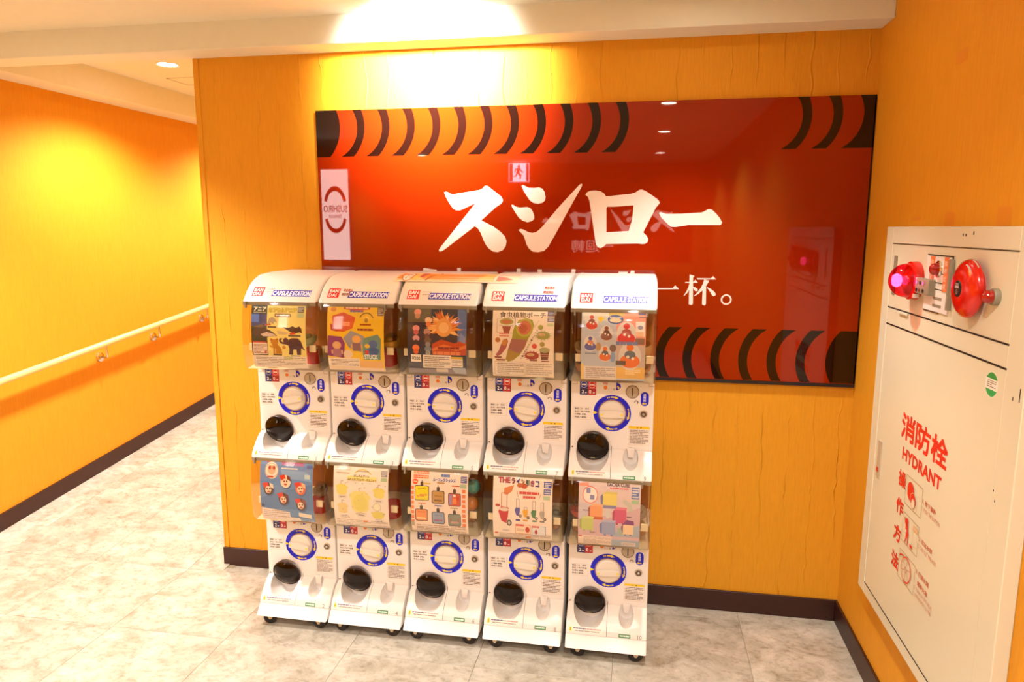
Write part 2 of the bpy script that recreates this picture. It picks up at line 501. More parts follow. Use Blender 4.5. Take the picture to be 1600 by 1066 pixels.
# old tape marks on the right wall
wr = bpy.data.objects['wall_right']
for i, (ya, yb, za, zb) in enumerate([(-0.64, -0.705, 1.913, 1.945), (-0.43, -0.495, 1.522, 1.533), (-0.667, -0.72, 1.505, 1.541), (-0.945, -1.008, 1.505, 1.548)]):
    MB().box(XR - .0006, XR, yb, ya, za, zb).build('tape_mark', M['tape'], wr)

# ------------------------------------------------------------------ ceiling lamps
def downlight(i, x, y, z, w, cone, label):
    t = thing('ceiling_light', label, 'ceiling light', (x, y, z), group='round recessed ceiling lights')
    MB().lathe([(.047, .03), (.047, -.001), (.058, -.004), (.060, -.0015), (.060, 0.0)], (0, 0, 0), (0, 0, 1), 40).build('trim_ring', M['plastic'], t, smooth=True)
    MB().lathe([(0, -.0008), (.047, -.0008), (.047, .004), (0, .004)], (0, 0, 0), (0, 0, 1), 40).build('diffuser', M['lamp'], t)
    l = bpy.data.lights.new('lamp', 'SPOT'); l.energy = w; l.color = LAMP_COL
    l.spot_size = math.radians(cone); l.spot_blend = 1.0 if i in TILT else 0.6; l.shadow_soft_size = 0.04
    o = bpy.data.objects.new('lamp', l); C.objects.link(o); o.parent = t; o.location = (0, 0, -0.012)
    o.rotation_euler = (math.radians(TILT.get(i, 0)), 0, 0)
LL = ['recessed ceiling light close to the sign wall above the middle machines', 'recessed ceiling light close to the sign wall above the rightmost machine',
      'nearest light of the row mirrored at the top of the red sign', 'second light of the row mirrored in the red sign', 'farthest light of the row mirrored in the red sign',
      'recessed ceiling light at the left of the room behind the viewer', 'recessed ceiling light over the open floor by the corridor mouth', 'recessed ceiling light far back on the left of the room',
      'small bright ceiling light in the corridor beyond the beam', 'recessed ceiling light deep in the corridor behind the sign wall']
for i, (x, y, z, w, cn) in enumerate(DOWNLIGHTS): downlight(i, x, y, z, w, cn, LL[i])

# ------------------------------------------------------------------ handrail on the corridor wall
hr = thing('handrail', 'cream round handrail sloping up the orange corridor wall', 'handrail', (XW, -0.6, 0.60))
def rz(y): return 0.745 + SLOPE * (y - Y_RAMP)
def P3(x, y, z): return (x - XW, y + 0.6, z - 0.60)
RX = XW + .062
MB().tube([P3(RX, -1.4, rz(Y_RAMP) + .0), P3(RX, Y_RAMP - .1, rz(Y_RAMP) + .0), P3(RX, Y_RAMP + .1, rz(Y_RAMP + .1)), P3(RX, 3.4, rz(3.4))], 0.017, 18).build('rail', M['rail'], hr, smooth=True)
for y in (-0.8, -0.1, 0.825, 1.29, 1.81, 2.3):
    z = rz(max(y, Y_RAMP))
    b = MB().lathe([(0, .016), (.012, .016), (.026, .010), (.029, .002), (.029, 0)], P3(XW, y + .01, z - .085), (1, 0, 0), 28).build('bracket', M['chrome'], hr, smooth=True)
    MB().tube([P3(XW + .012, y + .01, z - .085), P3(XW + .045, y + .004, z - .086), P3(XW + .058, y, z - .078), P3(RX, y - .004, z - .06), P3(RX, y - .006, z - .014)], 0.0058, 10).build('bracket_arm', M['chrome'], b, smooth=True)

# ------------------------------------------------------------------ red wall sign
SX0, SX1, SZ0, SZ1 = -1.274, 0.781, 0.936, 1.952
sg = thing('wall_sign', 'large red glass sign with white brush lettering and black stripes on orange wall', 'sign', (-0.25, 0, SZ0))
SO = (0.25, 0, -SZ0)
MB().box(SX0, SX1, -0.012, 0, SZ0, SZ1, 0.0008, 1).build('panel', M['signred'], sg, SO)
MB().box(SX0, SX1, -0.014, 0, SZ0 - .012, SZ0 - .0005).build('bottom_strip', M['dark'], sg, SO)  # thin dark strip along the panel's lower edge
fz = lambda u, v: ((u, -0.012, v), (0, -1, 0))
BK = '1d0805'
def arc(x0t, x0m, x0b, zt, zm, zb, n=14):
    # circle through three points
    ax, ay, bx, by, cx, cy = x0t, zt, x0m, zm, x0b, zb
    d = 2 * (ax * (by - cy) + bx * (cy - ay) + cx * (ay - by))
    ux = ((ax * ax + ay * ay) * (by - cy) + (bx * bx + by * by) * (cy - ay) + (cx * cx + cy * cy) * (ay - by)) / d
    uy = ((ax * ax + ay * ay) * (cx - bx) + (bx * bx + by * by) * (ax - cx) + (cx * cx + cy * cy) * (bx - ax)) / d
    r = math.hypot(ax - ux, ay - uy)
    s = 1 if bx > ux else -1
    return [(ux + s * math.sqrt(max(0, r * r - (z - uy) ** 2)), z) for z in [zt + (zb - zt) * k / n for k in range(n + 1)]]
def stripe_part(poly):
    q = Print(); q.poly(poly, BK); q.build('stripe', M['gloss'], fz, sg, SO)
ZT, ZM, ZL = SZ1, 1.885, 1.775
def stripe(dx):
    a = arc(-1.122 + dx, -1.103 + dx, -1.170 + dx, ZT, ZM, ZL); b = arc(-1.085 + dx, -1.072 + dx, -1.120 + dx, ZT, ZM, ZL)
    stripe_part(a + b[::-1])
for k in range(11): stripe(0.1016 * k)
for dx in (1.647, 1.748): stripe(dx)
a = arc(-1.188, -1.174, -1.218, ZT, ZM, ZL); stripe_part(a + [(SX0, ZL), (SX0, ZT)])
a = arc(0.729, 0.744, 0.678, ZT, ZM, ZL); stripe_part(a + [(SX1, ZL), (SX1, ZT)])
ZT2, ZM2, ZL2 = 1.131, 1.016, 0.9385
def stripe2(dx):
    a = arc(0.214 + dx, 0.167 + dx, 0.187 + dx, ZT2, ZM2, ZL2); b = arc(0.264 + dx, 0.199 + dx, 0.222 + dx, ZT2, ZM2, ZL2)
    stripe_part(a + b[::-1])
for k in range(-9, 5): stripe2(0.1012 * k)
a = arc(0.722, 0.676, 0.697, ZT2, ZM2, ZL2); stripe_part(a + [(SX1, ZL2), (SX1, ZT2)])
q = Print(); q.rect(SX1 - .004, SZ0, SX1, SZ1, BK); q.build('gap_shade_band', M['gloss'], fz, sg, SO)  # black strip painted as the shadowed gap beside the corner
SU = [(-0.756, 1.634), (-0.75, 1.636), (-0.741, 1.635), (-0.733, 1.629), (-0.721, 1.626), (-0.615, 1.642), (-0.603, 1.648), (-0.595, 1.657), (-0.586, 1.658), (-0.577, 1.652), (-0.531, 1.617), (-0.524, 1.605), (-0.526, 1.596), (-0.534, 1.588), (-0.552, 1.577), (-0.609, 1.527), (-0.562, 1.504), (-0.536, 1.486), (-0.516, 1.466), (-0.51, 1.448), (-0.513, 1.43), (-0.524, 1.414), (-0.544, 1.406), (-0.563, 1.408), (-0.579, 1.419), (-0.591, 1.433), (-0.601, 1.452), (-0.611, 1.478), (-0.622, 1.496), (-0.635, 1.505), (-0.758, 1.414), (-0.771, 1.407), (-0.779, 1.407), (-0.78, 1.413), (-0.773, 1.424), (-0.631, 1.593), (-0.675, 1.573), (-0.695, 1.565), (-0.71, 1.566), (-0.722, 1.574), (-0.738, 1.597), (-0.747, 1.613)]
D1 = [(-0.452, 1.657), (-0.446, 1.659), (-0.437, 1.655), (-0.425, 1.649), (-0.404, 1.648), (-0.385, 1.65), (-0.372, 1.645), (-0.364, 1.633), (-0.36, 1.614), (-0.362, 1.601), (-0.372, 1.593), (-0.389, 1.589), (-0.407, 1.593), (-0.42, 1.602), (-0.432, 1.619), (-0.443, 1.636)]
D2 = [(-0.491, 1.585), (-0.485, 1.586), (-0.474, 1.579), (-0.459, 1.575), (-0.431, 1.577), (-0.418, 1.573), (-0.409, 1.561), (-0.403, 1.545), (-0.403, 1.532), (-0.413, 1.524), (-0.429, 1.52), (-0.447, 1.526), (-0.462, 1.537), (-0.475, 1.556), (-0.487, 1.575)]
D3 = [(-0.464, 1.491), (-0.454, 1.495), (-0.442, 1.492), (-0.426, 1.483), (-0.41, 1.48), (-0.395, 1.483), (-0.382, 1.493), (-0.371, 1.504), (-0.308, 1.578), (-0.233, 1.658), (-0.226, 1.662), (-0.222, 1.659), (-0.226, 1.648), (-0.251, 1.604), (-0.319, 1.479), (-0.348, 1.428), (-0.364, 1.412), (-0.387, 1.407), (-0.408, 1.409), (-0.422, 1.42), (-0.432, 1.436), (-0.437, 1.453), (-0.444, 1.471), (-0.455, 1.482)]
RO = [(-0.21, 1.622), (-0.203, 1.631), (-0.192, 1.636), (-0.173, 1.637), (-0.154, 1.634), (-0.141, 1.626), (-0.133, 1.615), (-0.04, 1.624), (-0.025, 1.629), (-0.012, 1.638), (-0.003, 1.639), (0.009, 1.635), (0.038, 1.616), (0.057, 1.602), (0.064, 1.592), (0.06, 1.585), (0.05, 1.573), (0.007, 1.483), (0.019, 1.471), (0.026, 1.459), (0.024, 1.448), (0.015, 1.441), (0.005, 1.44), (-0.014, 1.442), (-0.129, 1.439), (-0.138, 1.43), (-0.149, 1.424), (-0.16, 1.427), (-0.167, 1.439), (-0.17, 1.453), (-0.188, 1.562), (-0.194, 1.597), (-0.2, 1.613)]
RI = [(-0.128, 1.577), (-0.105, 1.577), (-0.031, 1.582), (-0.035, 1.528), (-0.047, 1.488), (-0.129, 1.483), (-0.131, 1.57)]
CH = [(0.062, 1.554), (0.068, 1.557), (0.075, 1.554), (0.085, 1.551), (0.094, 1.55), (0.143, 1.551), (0.213, 1.555), (0.222, 1.558), (0.237, 1.567), (0.243, 1.567), (0.251, 1.565), (0.266, 1.551), (0.279, 1.536), (0.288, 1.52), (0.287, 1.516), (0.283, 1.51), (0.169, 1.51), (0.138, 1.505), (0.123, 1.503), (0.107, 1.504), (0.097, 1.512), (0.071, 1.537)]
HAI = [[(0.068, 1.277), (0.122, 1.278), (0.13, 1.288), (0.145, 1.274), (0.068, 1.272)], [(0.181, 1.329), (0.199, 1.324), (0.194, 1.318), (0.197, 1.22), (0.194, 1.216), (0.186, 1.216), (0.182, 1.219), (0.181, 1.318)], [(0.166, 1.301), (0.196, 1.302), (0.202, 1.31), (0.212, 1.299), (0.166, 1.298)], [(0.182, 1.298), (0.19, 1.294), (0.183, 1.275), (0.175, 1.26), (0.163, 1.248), (0.162, 1.249), (0.171, 1.264), (0.178, 1.281)], [(0.194, 1.285), (0.204, 1.281), (0.212, 1.275), (0.213, 1.27), (0.208, 1.267), (0.203, 1.268), (0.199, 1.273), (0.195, 1.281)], [(0.207, 1.316), (0.258, 1.316), (0.265, 1.324), (0.277, 1.312), (0.21, 1.311)], [(0.234, 1.311), (0.252, 1.307), (0.242, 1.287), (0.23, 1.271), (0.215, 1.257), (0.2, 1.248), (0.2, 1.25), (0.212, 1.264), (0.224, 1.281), (0.231, 1.297)], [(0.23, 1.275), (0.238, 1.287), (0.242, 1.284), (0.244, 1.22), (0.24, 1.215), (0.233, 1.216), (0.23, 1.22)], [(0.244, 1.284), (0.26, 1.276), (0.272, 1.267), (0.278, 1.258), (0.276, 1.252), (0.27, 1.25), (0.264, 1.254), (0.258, 1.265), (0.247, 1.279)]]
le = Print()
WH = 'f2e6df'
for g in (SU, D1, D2, D3, CH): le.poly(g, WH)
le.poly([RO, RI], WH)
for g in HAI: le.poly(g, WH)
le.ring(0.316, 1.238, 0.0195, 0.0138, WH)
le.poly([(0.0, 1.277), (0.069, 1.277), (0.069, 1.272), (0.0, 1.272)], WH)
le.text('うまいすしを、', -0.86, 1.220, 0.72, 0.124, WH, 0.02)
le.text('腹', -0.088, 1.214, 0.108, 0.127, WH, 0.02)
le.build('lettering', M['gloss'], fz, sg, SO)

# ------------------------------------------------------------------ capsule machines
MWID = 0.284
PO = (-MWID / 2, 0.21, 0)          # parts are modelled with x from the left side, y from the wall, z from the unit's base
FRONT = [(-0.324, 0.345), (-0.324, 0.0965), (-0.343, 0.087), (-0.360, 0.074), (-0.381, 0.052), (-0.395, 0.034), (-0.401, 0.018)]
HEAD = [(-0.03, 0.691), (-0.2, 0.691), (-0.2492, 0.6886), (-0.2841, 0.6851), (-0.306, 0.6777), (-0.3278, 0.6682), (-0.3498, 0.6544), (-0.3721, 0.6345), (-0.3902, 0.6144), (-0.4039, 0.5973)]
COVER = [(-0.404, 0.5965), (-0.412, 0.575), (-0.418, 0.545), (-0.423, 0.505), (-0.424, 0.465), (-0.4225, 0.420), (-0.419, 0.385), (-0.412, 0.365), (-0.401, 0.3535), (-0.385, 0.349), (-0.19, 0.349)]
def cyl_y(cx, cz, rx, rz, y0, y1, seg=48):
    p = [(cx + rx * math.cos(2 * PI * k / seg), cz + rz * math.sin(2 * PI * k / seg)) for k in range(seg)]
    return MB().prism(p, 'y', y0, y1)
body_me = boolean(MB().prism([(-0.02, 0.018), (-0.02, 0.345)] + FRONT, 'x', 0.0005, MWID - .0005, 0.004, 2),
                  [cyl_y(0.080, 0.0975, 0.0575, 0.0645, -0.45, -0.304), cyl_y(0.2105, 0.0775, 0.0262, 0.0315, -0.45, -0.317)])
body_me.name = 'body'
def cover_mesh():
    t = bmesh.new(); r = 0.012; n = 4; cols = []
    # cross columns: left side (depth -0.19) -> rounded corner -> front -> corner -> right side
    def col(x, inset):
        out = []
        for y, z in COVER:
            k = min(1.0, (-0.19 - y) / (0.404 - 0.19))
            out.append(t.verts.new((x, y + inset * k if y < -0.19 else y, z)))
        return out
    x0, x1 = 0.001, MWID - .001
    side = lambda x: [t.verts.new((x, -0.19, z)) for y, z in COVER]
    cols.append(side(x0))
    for k in range(n + 1):
        a = PI / 2 * k / n; cols.append(col(x0 + r * (1 - math.cos(PI / 2 - (PI / 2 - a))) , r * (1 - math.sin(a))))
    for k in range(n, -1, -1):
        a = PI / 2 * k / n; cols.append(col(x1 - r * (1 - math.cos(a)), r * (1 - math.sin(a))))
    cols.append(side(x1))
    for A, B in zip(cols, cols[1:]):
        for i in range(len(A) - 1):
            try: t.faces.new((A[i], A[i + 1], B[i + 1], B[i]))
            except ValueError: pass
    bmesh.ops.remove_doubles(t, verts=t.verts, dist=1e-5)
    bmesh.ops.dissolve_degenerate(t, dist=1e-5, edges=t.edges)
    bmesh.ops.recalc_face_normals(t, faces=t.faces)
    bmesh.ops.solidify(t, geom=t.faces[:], thickness=0.0018)
    me = bpy.data.meshes.new('cover'); t.to_mesh(me); t.free(); return me

BLUE, RED_, YEL, INK = '0303d0', 'd8201c', 'f0d428', '3a2a2c'
SH = {}
LABELS = []
def shared():
    SH['body'] = body_me
    SH['cover'] = cover_mesh()
    # fascia print
    LBL = {}
    p = LBL['price_sticker'] = Print()
    p.rect(.0305, .3129, .0584, .338, '2038a8'); p.rect(.0584, .3129, .0867, .338, 'd82820')
    p.rect(.0305, .289, .0584, .3125, '38346a'); p.rect(.0584, .289, .0867, .3125, 'b83038')
    for cx in (.0445, .0726):
        p.ring(cx, .3255, .0112, .0102, 'ffffff', 28); 
        p.bars(cx - .0075, .3222, cx + .0075, .3288, 1, 'ffffff', .8, 3)
    p.text('2', .0375, .2945, None, .0125, 'ffffff', .02); p.text('0', .0625, .2945, None, .0125, 'ffffff', .02)
    p.rect(.0485, .2955, .0545, .2995, 'd8d4e4'); p.rect(.0755, .2955, .0820, .2995, 'e8d4d4')
    p = LBL['coin_label'] = Print()
    p.bars(.1095, .3275, .126, .3355, 2, 'e0806a', .7, 5)
    p.ell(.1186, .317, .0066, .0066, 'e07818')
    p.text('1', .1295, .3095, None, .0055, '5a4a40'); p.text('/', .1365, .3095, None, .0065, '5a4a40'); p.text('個', .1435, .309, None, .0075, '5a4a40')
    p = LBL['arrow_sticker'] = Print()
    p.ell(.1553, .323, .0155, .0128, BLUE, 0, 18, -90, 90)
    p.poly([(.1575, .3215), (.161, .326), (.1635, .3225), (.1675, .3185), (.1645, .3145), (.160, .314), (.162, .3175)], YEL)
    p = LBL['instruction_label'] = Print()
    # label with four lines
    p.rect(.0103, .2013, .0708, .2456, 'efe6dd'); p.frame(.0103, .2013, .0708, .2456, .0004, '9a8c84')
    for i, (s, w) in enumerate([('機器二台・適用', .050), ('投足二枚代幣後', .053), ('右轉▶◀轉。', .042), ('再放入銅板。', .044)]):
        p.text(s, .0133, .2365 - i * .0100, w, .0066, INK, .012)
    p = LBL['caution_label'] = Print()
    # caution label
    p.rect(.2015, .119, .2715, .1835, 'eee4da'); p.frame(.2015, .119, .2715, .1835, .0004, 'a89a90')
    p.rect(.2015, .1765, .2715, .1855, 'ecc81c'); p.text('注　意', .2275, .1785, .018, .0052, INK, .015)
    p.bars(.205, .124, .2685, .174, 9, '6a5a58', .42, 8)
    p = LBL['button_label'] = Print()
    # pill
    p.rrect(.2383, .2584, .2659, .3073, .0137, BLUE, 8)
    for i, s in enumerate('退幣鈕'): p.text(s, .2472, .2925 - i * .0095, .0095, .0085, 'ffffff', .01)
    p.poly([(.243, .2665), (.2485, .2715), (.2485, .2685), (.259, .2685), (.259, .2645), (.2485, .2645), (.2485, .2615)], YEL)
    p = LBL['joint_line'] = Print()
    # joint lines
    p.rect(.1435, .0185, .1449, .111, '5a4c44')
    p.rect(.1449, .1015, .281, .1020, 'cbbfb4'); p.rect(.002, .1015, .022, .1020, 'cbbfb4')
    p.line([(.0215, .345), (.0215, .3265), (.004, .3265)], .0010, '7a6a60'); p.line([(.2655, .345), (.2655, .3265), (.282, .3265)], .0010, '7a6a60')
    p.ell(.008, .1015, .0028, .0028, '4a3026')
    p = LBL['strip_label'] = Print()
    # tray strip and green label
    p.rect(.0125, .0245, .132, .0405, 'f4ece0'); p.rrect(.0135, .0255, .0215, .0395, .003, YEL); p.poly([(.0165, .028), (.0165, .037), (.0185, .037), (.0185, .028)], '8a6a10')
    p.bars(.027, .0335, .072, .0385, 1, '6a5c80', .7, 11); p.bars(.074, .0335, .125, .0385, 1, 'e08a90', .6, 12); p.bars(.032, .0265, .118, .031, 1, '9a8c94', .6, 13)
    p = LBL['green_sticker'] = Print()
    p.rect(.187, .0195, .2275, .0310, '1c7a48'); p.bars(.190, .0215, .2245, .0292, 1, 'cfe8d8', .7, 14)
    for k, q in LBL.items(): SH[k] = q.build(k, M['print'], on_profile(FRONT), cuts=[z for y, z in FRONT]).data
    LABELS.extend(LBL)
    # dial ring
    p = Print(3e-5)
    cx, cz = .1431, .228
    p.ring(cx, cz, .0642, .0482, BLUE, 64)
    def arrow(a0, a1):
        # curved arrow running clockwise from a0 to a1 degrees
        r = .0566
        p.ring(cx, cz, r + .0026, r - .0022, YEL, 8, a1 + 9, a0)
        for q in (5, 11): p.ring(cx, cz, r + .0026, r - .0022, YEL, 2, a0 + q - 2, a0 + q + 2)
        A = lambda rr, d: (cx + rr * math.cos(math.radians(d)), cz + rr * math.sin(math.radians(d)))
        p.poly([A(r + .0056, a1 + 12), A(r - .0058, a1 + 12), A(r, a1)], YEL)
    arrow(96, 68); arrow(6, -24); arrow(-84, -112)
    p.poly([(cx - .0642, cz + .0065), (cx - .0642, cz - .0065), (cx - .0495, cz)], YEL)
    SH['dial_ring'] = p.build('dial_ring', M['print'], lambda u, v: ((u, -0.324, v), (0, -1, 0)), base=3e-4).data
    # dial and grip about its own centre, facing -y
    SH['dial'] = MB().lathe([(0, .012), (.036, .012), (.041, .010), (.0435, .006), (.0435, .0022), (.0452, .0022), (.0452, 0)], (0, 0, 0), (0, -1, 0), 56).build('dial', M['plastic2'], smooth=True).data
    SH['dial_groove'] = MB().lathe([(.0478, .0006), (.0452, .0006)], (0, 0, 0), (0, -1, 0), 56).build('dial_groove', mat('dial_groove', '8a4a30', .5)).data
    SH['grip'] = MB().prism([(-.041, -.010), (-.02, -.0125), (.02, -.0125), (.041, -.010), (.041, .010), (.02, .0125), (-.02, .0125), (-.041, .010)], 'y', -.024, -.010, .003, 3).build('grip', M['plastic2'], smooth=True).data
    SH['grip_mark'] = MB().lathe([(0, .0005), (.0042, .0005), (.0042, 0)], (0, 0, 0), (0, -1, 0), 14).build('grip_mark', mat('yellow_mark', 'e8d848', .4)).data
    # coin slot
    SH['coin_slot'] = MB().lathe([(0, .0022), (.0185, .0028), (.0205, .0016), (.0218, 0)], (.2104, -.324, .306), (0, -1, 0), 40).build('coin_slot', M['steel'], smooth=True).data
    SH['slit'] = MB().box(.2090, .2118, -.3275, -.322, .2915, .3205, .0006, 1).build('slit', M['dark']).data
    b = MB(); t = [(.2243 + .0058 * math.cos(math.radians(a)), -.3255, .270 + .0058 * math.sin(math.radians(a))) for a in range(-35, 200, 15)]
    SH['return_button'] = b.tube(t, .0011, 6).build('return_button', mat('button_edge', '6a4a38', .5)).data
    SH['lock'] = MB().lathe([(.0, .003), (.0045, .003), (.005, .0055), (.0085, .0055), (.0095, .004), (.0130, .003), (.0138, 0)], (.2494, -.324, .230), (0, -1, 0), 32).build('lock', M['steel'], smooth=True).data
    SH['lock_groove'] = MB().lathe([(.0100, .0042), (.0082, .0058), (.0060, .0058), (.0050, .0056)], (.2494, -.3242, .230), (0, -1, 0), 32).build('lock_groove', mat('lock_groove', '5e4c3c', .5)).data
    SH['coin_rim'] = MB().lathe([(.0228, 0), (.0226, .0016), (.0208, .0022), (.0204, .0016)], (.2104, -.3242, .306), (0, -1, 0), 40).build('coin_rim', mat('coin_rim', '80604a', .4)).data
    SH['keyhole'] = MB().lathe([(0, .0046), (.0035, .0046), (.0035, .002)], (.2494, -.324, .230), (0, -1, 0), 20).build('keyhole', M['chrome']).data
    # outlet: smoked dome, its rim and latch
    R, h = .0548, .023
    rs = (R * R + h * h) / (2 * h); am = math.asin(R / rs)
    ax = Vector((0, -1, -0.26)).normalized()
    prof = [(rs * math.sin(am * k / 12), rs * math.cos(am * k / 12) - (rs - h)) for k in range(13)]
    prof2 = [(max(0, r - .0016 * 0.9), d - .0016) for r, d in prof[::-1]]
    SH['outlet_dome'] = MB().lathe(prof + prof2, (.080, -.330, .1085), ax, 48).build('outlet_dome', M['smoke'], smooth=True).data
    SH['dome_rim'] = MB().lathe([(R + .0012, .0015), (R - .001, .0035), (R - .0025, .0015), (R - .0025, -.002), (R + .0012, -.002), (R + .0012, .0015)], (.080, -.330, .1085), ax, 48).build('dome_rim', mat('dome_rim', '3a2018', .3), smooth=True).data
    SH['latch'] = MB().box(.0725, .0875, -.337, -.331, .0665, .0710, .0012, 2).build('latch', M['grey']).data
    SH['dome_shade_disc'] = MB().lathe([(0, -.004), (R - .002, -.004), (R - .002, -.0022), (0, -.0022)], (.080, -.330, .1085), ax, 40).build('dome_shade_disc', mottled('dome_shade_disc', '6a4632', .5, .35, 30)).data  # brown disc added to darken the hollow behind the dome
    SH['coin_tongue'] = MB().prism([(.1965, .1075), (.2245, .1075), (.2195, .074), (.2015, .074)], 'y', -.330, -.3165, .0015, 2).build('coin_tongue', M['plastic'], smooth=True).data
    # inside of the capsule housing
    SH['back_board'] = MB().box(.004, MWID - .004, -.150, -.146, .349, .594).build('back_board', M['inner']).data  # opaque brown board in place of smoky plastic with the wall beyond
    SH['capsule_tray'] = MB().prism([(-.396, .352), (-.15, .352), (-.15, .40), (-.22, .385), (-.33, .362)], 'x', .005, MWID - .005).build('capsule_tray', M['cream']).data
    for nm, a in (('clip_left', (.020, .0385)), ('clip_right', (.2505, .2760))):
        SH[nm] = MB().box(a[0], a[1], -.402, -.396, .420, .446, .0015, 1).box(a[0] + .004, a[1] - .004, -.401, -.378, .430, .436).build('poster_clip', M['cream']).data
    SH['shutter'] = MB().lathe([(.0, .0), (.031, .0), (.031, .064), (.0, .064)], (.222, -.30, .357), (0, -.15, 1), 24).build('shutter', M['red'], smooth=True).data
    SH['cover_rim'] = MB().box(.003, MWID - .003, -.4045, -.395, .585, .5985, .001, 1).box(.014, .019, -.412, -.403, .575, .597).box(MWID - .035, MWID - .03, -.412, -.403, .575, .597).build('cover_rim', M['grey']).data
    # top cap
    SH['top_cap'] = MB().prism(HEAD + [(-.030, .5973)], 'x', .001, MWID - .001, .009, 4).build('top_cap', M['plastic'], smooth=True).data
    SH['base_skirt'] = MB().prism([(-.02, .0165), (-.4005, .0165), (-.430, -.021), (-.02, -.021)], 'x', .0005, MWID - .0005, .004, 2).build('base_skirt', M['plastic'], smooth=True).data
    w = MB().lathe([(.006, -.009), (.022, -.009), (.0258, -.006), (.0258, .006), (.022, .009), (.006, .009), (.006, -.009)], (0, 0, 0), (1, 0, 0), 28)
    SH['wheel'] = w.build('wheel', M['rubber'], smooth=True).data
    f = MB()
    for s in (-1, 1): f.prism([(-.009, .004), (-.004, -.006), (.004, -.006), (.013, .012), (-.012, .012)], 'x', s * .0115 - .001, s * .0115 + .001)
    f.lathe([(0, -.0135), (.003, -.0135), (.003, .0135), (0, .0135)], (0, 0, 0), (1, 0, 0), 12)
    SH['caster'] = f.build('caster', mat('caster_fork', 'd2c4a4', .4)).data
    for o in [o for o in bpy.data.objects if o.data in SH.values()]: bpy.data.objects.remove(o)
shared()
SH['cover'].materials.append(M['clear']); SH['body'].materials.append(M['plastic'])
for k in ('body', 'cover'):
    SH[k].polygons.foreach_set('use_smooth', [True] * len(SH[k].polygons)); SH[k].set_sharp_from_angle(angle=math.radians(30))

def part(key, root, name=None, loc=PO):
    o = bpy.data.objects.new(name or key, SH[key]); C.objects.link(o); o.parent = root; o.location = loc; return o

LEFT = [-1.402, -1.113, -0.820, -0.522, -0.224]
ZUP, ZLO = 0.640, 0.060
GRIP = {0: -10, 1: 4, 2: 2, 3: 9, 4: -1, 5: 8, 6: 8, 7: 0, 8: 3, 9: -3}
def machine(idx, col, upper, label):
    z0 = ZUP if upper else ZLO
    base = z0 + (.018 if upper else -.060)
    root = thing('capsule_machine', label, 'vending machine', (LEFT[col] + MWID / 2, -0.21, base), group='capsule vending machines in two rows of five')
    D = (PO[0], PO[1], z0 - base)
    p = lambda k, n=None, par=root, loc=D: part(k, par, n, loc)
    p('body'); p('cover'); p('cover_rim'); p('back_board'); p('capsule_tray'); p('clip_left', 'poster_clip'); p('clip_right', 'poster_clip'); 
    if col < 2: p('shutter')
    for k in LABELS: p(k)
    p('dial_ring')
    d = p('dial', loc=(D[0] + .1431, D[1] - .324, D[2] + .228))
    p('dial_groove', par=d, loc=(0, 0, 0)); g = p('grip', par=d, loc=(0, 0, 0))
    for s in (-1, 1): p('grip_mark', par=d, loc=(s * .033, -.024, 0))
    d.rotation_euler = (0, math.radians(GRIP[idx]), 0)
    c = p('coin_slot'); p('slit', par=c, loc=(0, 0, 0)); p('return_button'); k = p('lock'); p('keyhole', par=k, loc=(0, 0, 0)); p('lock_groove', par=k, loc=(0, 0, 0)); p('coin_rim', par=c, loc=(0, 0, 0))
    od = p('outlet_dome'); p('dome_rim', par=od, loc=(0, 0, 0)); p('latch', par=od, loc=(0, 0, 0)); p('dome_shade_disc', par=od, loc=(0, 0, 0)); p('coin_tongue')
    n = Print(); s = str(2 * col + (1 if upper else 2))
    n.text(s, .256 - (.004 if len(s) > 1 else 0), .0185, None, .0135, '8c8078'); n.build('number_print', M['print'], on_profile(FRONT), root, D)
    if upper:
        p('top_cap')
        h = Print()
        h.poly([(.030, .616), (.0725, .616), (.0725, .6455), (.030, .6455)], 'd81c14')
        h.text('BAN', .0345, .6320, .0330, .0105, 'ffffff', .03); h.text('DAI', .0345, .6190, .0285, .0105, 'ffffff', .03)
        h.poly([(.1065, .6165), (.2530, .6165), (.2555, .6370), (.1090, .6370)], '2a2cb4')
        for t, x, w in (('CAPSULE', .1085, .0735), ('STATION', .1855, .0665)):
            h.text(t, x, .6192, w, .0152, 'f6f2ff', .035, .1)
        if col == 1 or col == 3:
            x = .084 if col == 1 else .206
            zz = .634 if col == 1 else .652
            h.text('現金機台', x, zz + .002, .034, .0085, 'b04a40', .02); h.text('請投現金', x - .002, zz - .011, .034, .0085, '9a4038', .02)
        else:
            h.bars(.083 if col < 4 else .205, .626 if col < 4 else .650, .113 if col < 4 else .235, .644 if col < 4 else .664, 2, 'b0a49c', .25, 31 + col, .04)
        h.build('header_print', M['print'], on_profile(HEAD[2:]), root, D, cuts=[z for y, z in HEAD[2:]])
    else:
        p('base_skirt')
        for x in (.046, .247):
            for y in (-.405, -.075):
                cs = p('caster', loc=(D[0] + x, D[1] + y, .0260)); p('wheel', par=cs, loc=(0, 0, 0)); cs.rotation_euler = (0, 0, math.radians((idx * 37 + x * 400) % 34 - 17 + 90))
    return root, D
UP = ['upper white capsule machine with animal figure poster, leftmost of the top row',
      'upper white capsule machine with yellow poster of coloured polygons, second from left',
      'upper white capsule machine with orange burst poster on dark blue, third from left',
      'upper white capsule machine with pitcher plant pouch poster, fourth from left',
      'upper white capsule machine with round dessert poster, rightmost of the top row']
LO = ['lower white capsule machine on casters with blue poster of round masks, leftmost below',
      'lower white capsule machine on casters with yellow plush poster, second from left',
      'lower white capsule machine on casters with square key tag poster, third from left',
      'lower white capsule machine on casters with red line marker cart poster, fourth from left',
      'lower white capsule machine on casters with coloured cube poster, rightmost below']
MACH = []
for c in range(5): MACH.append(machine(c, c, True, UP[c]))
for c in range(5): MACH.append(machine(5 + c, c, False, LO[c]))

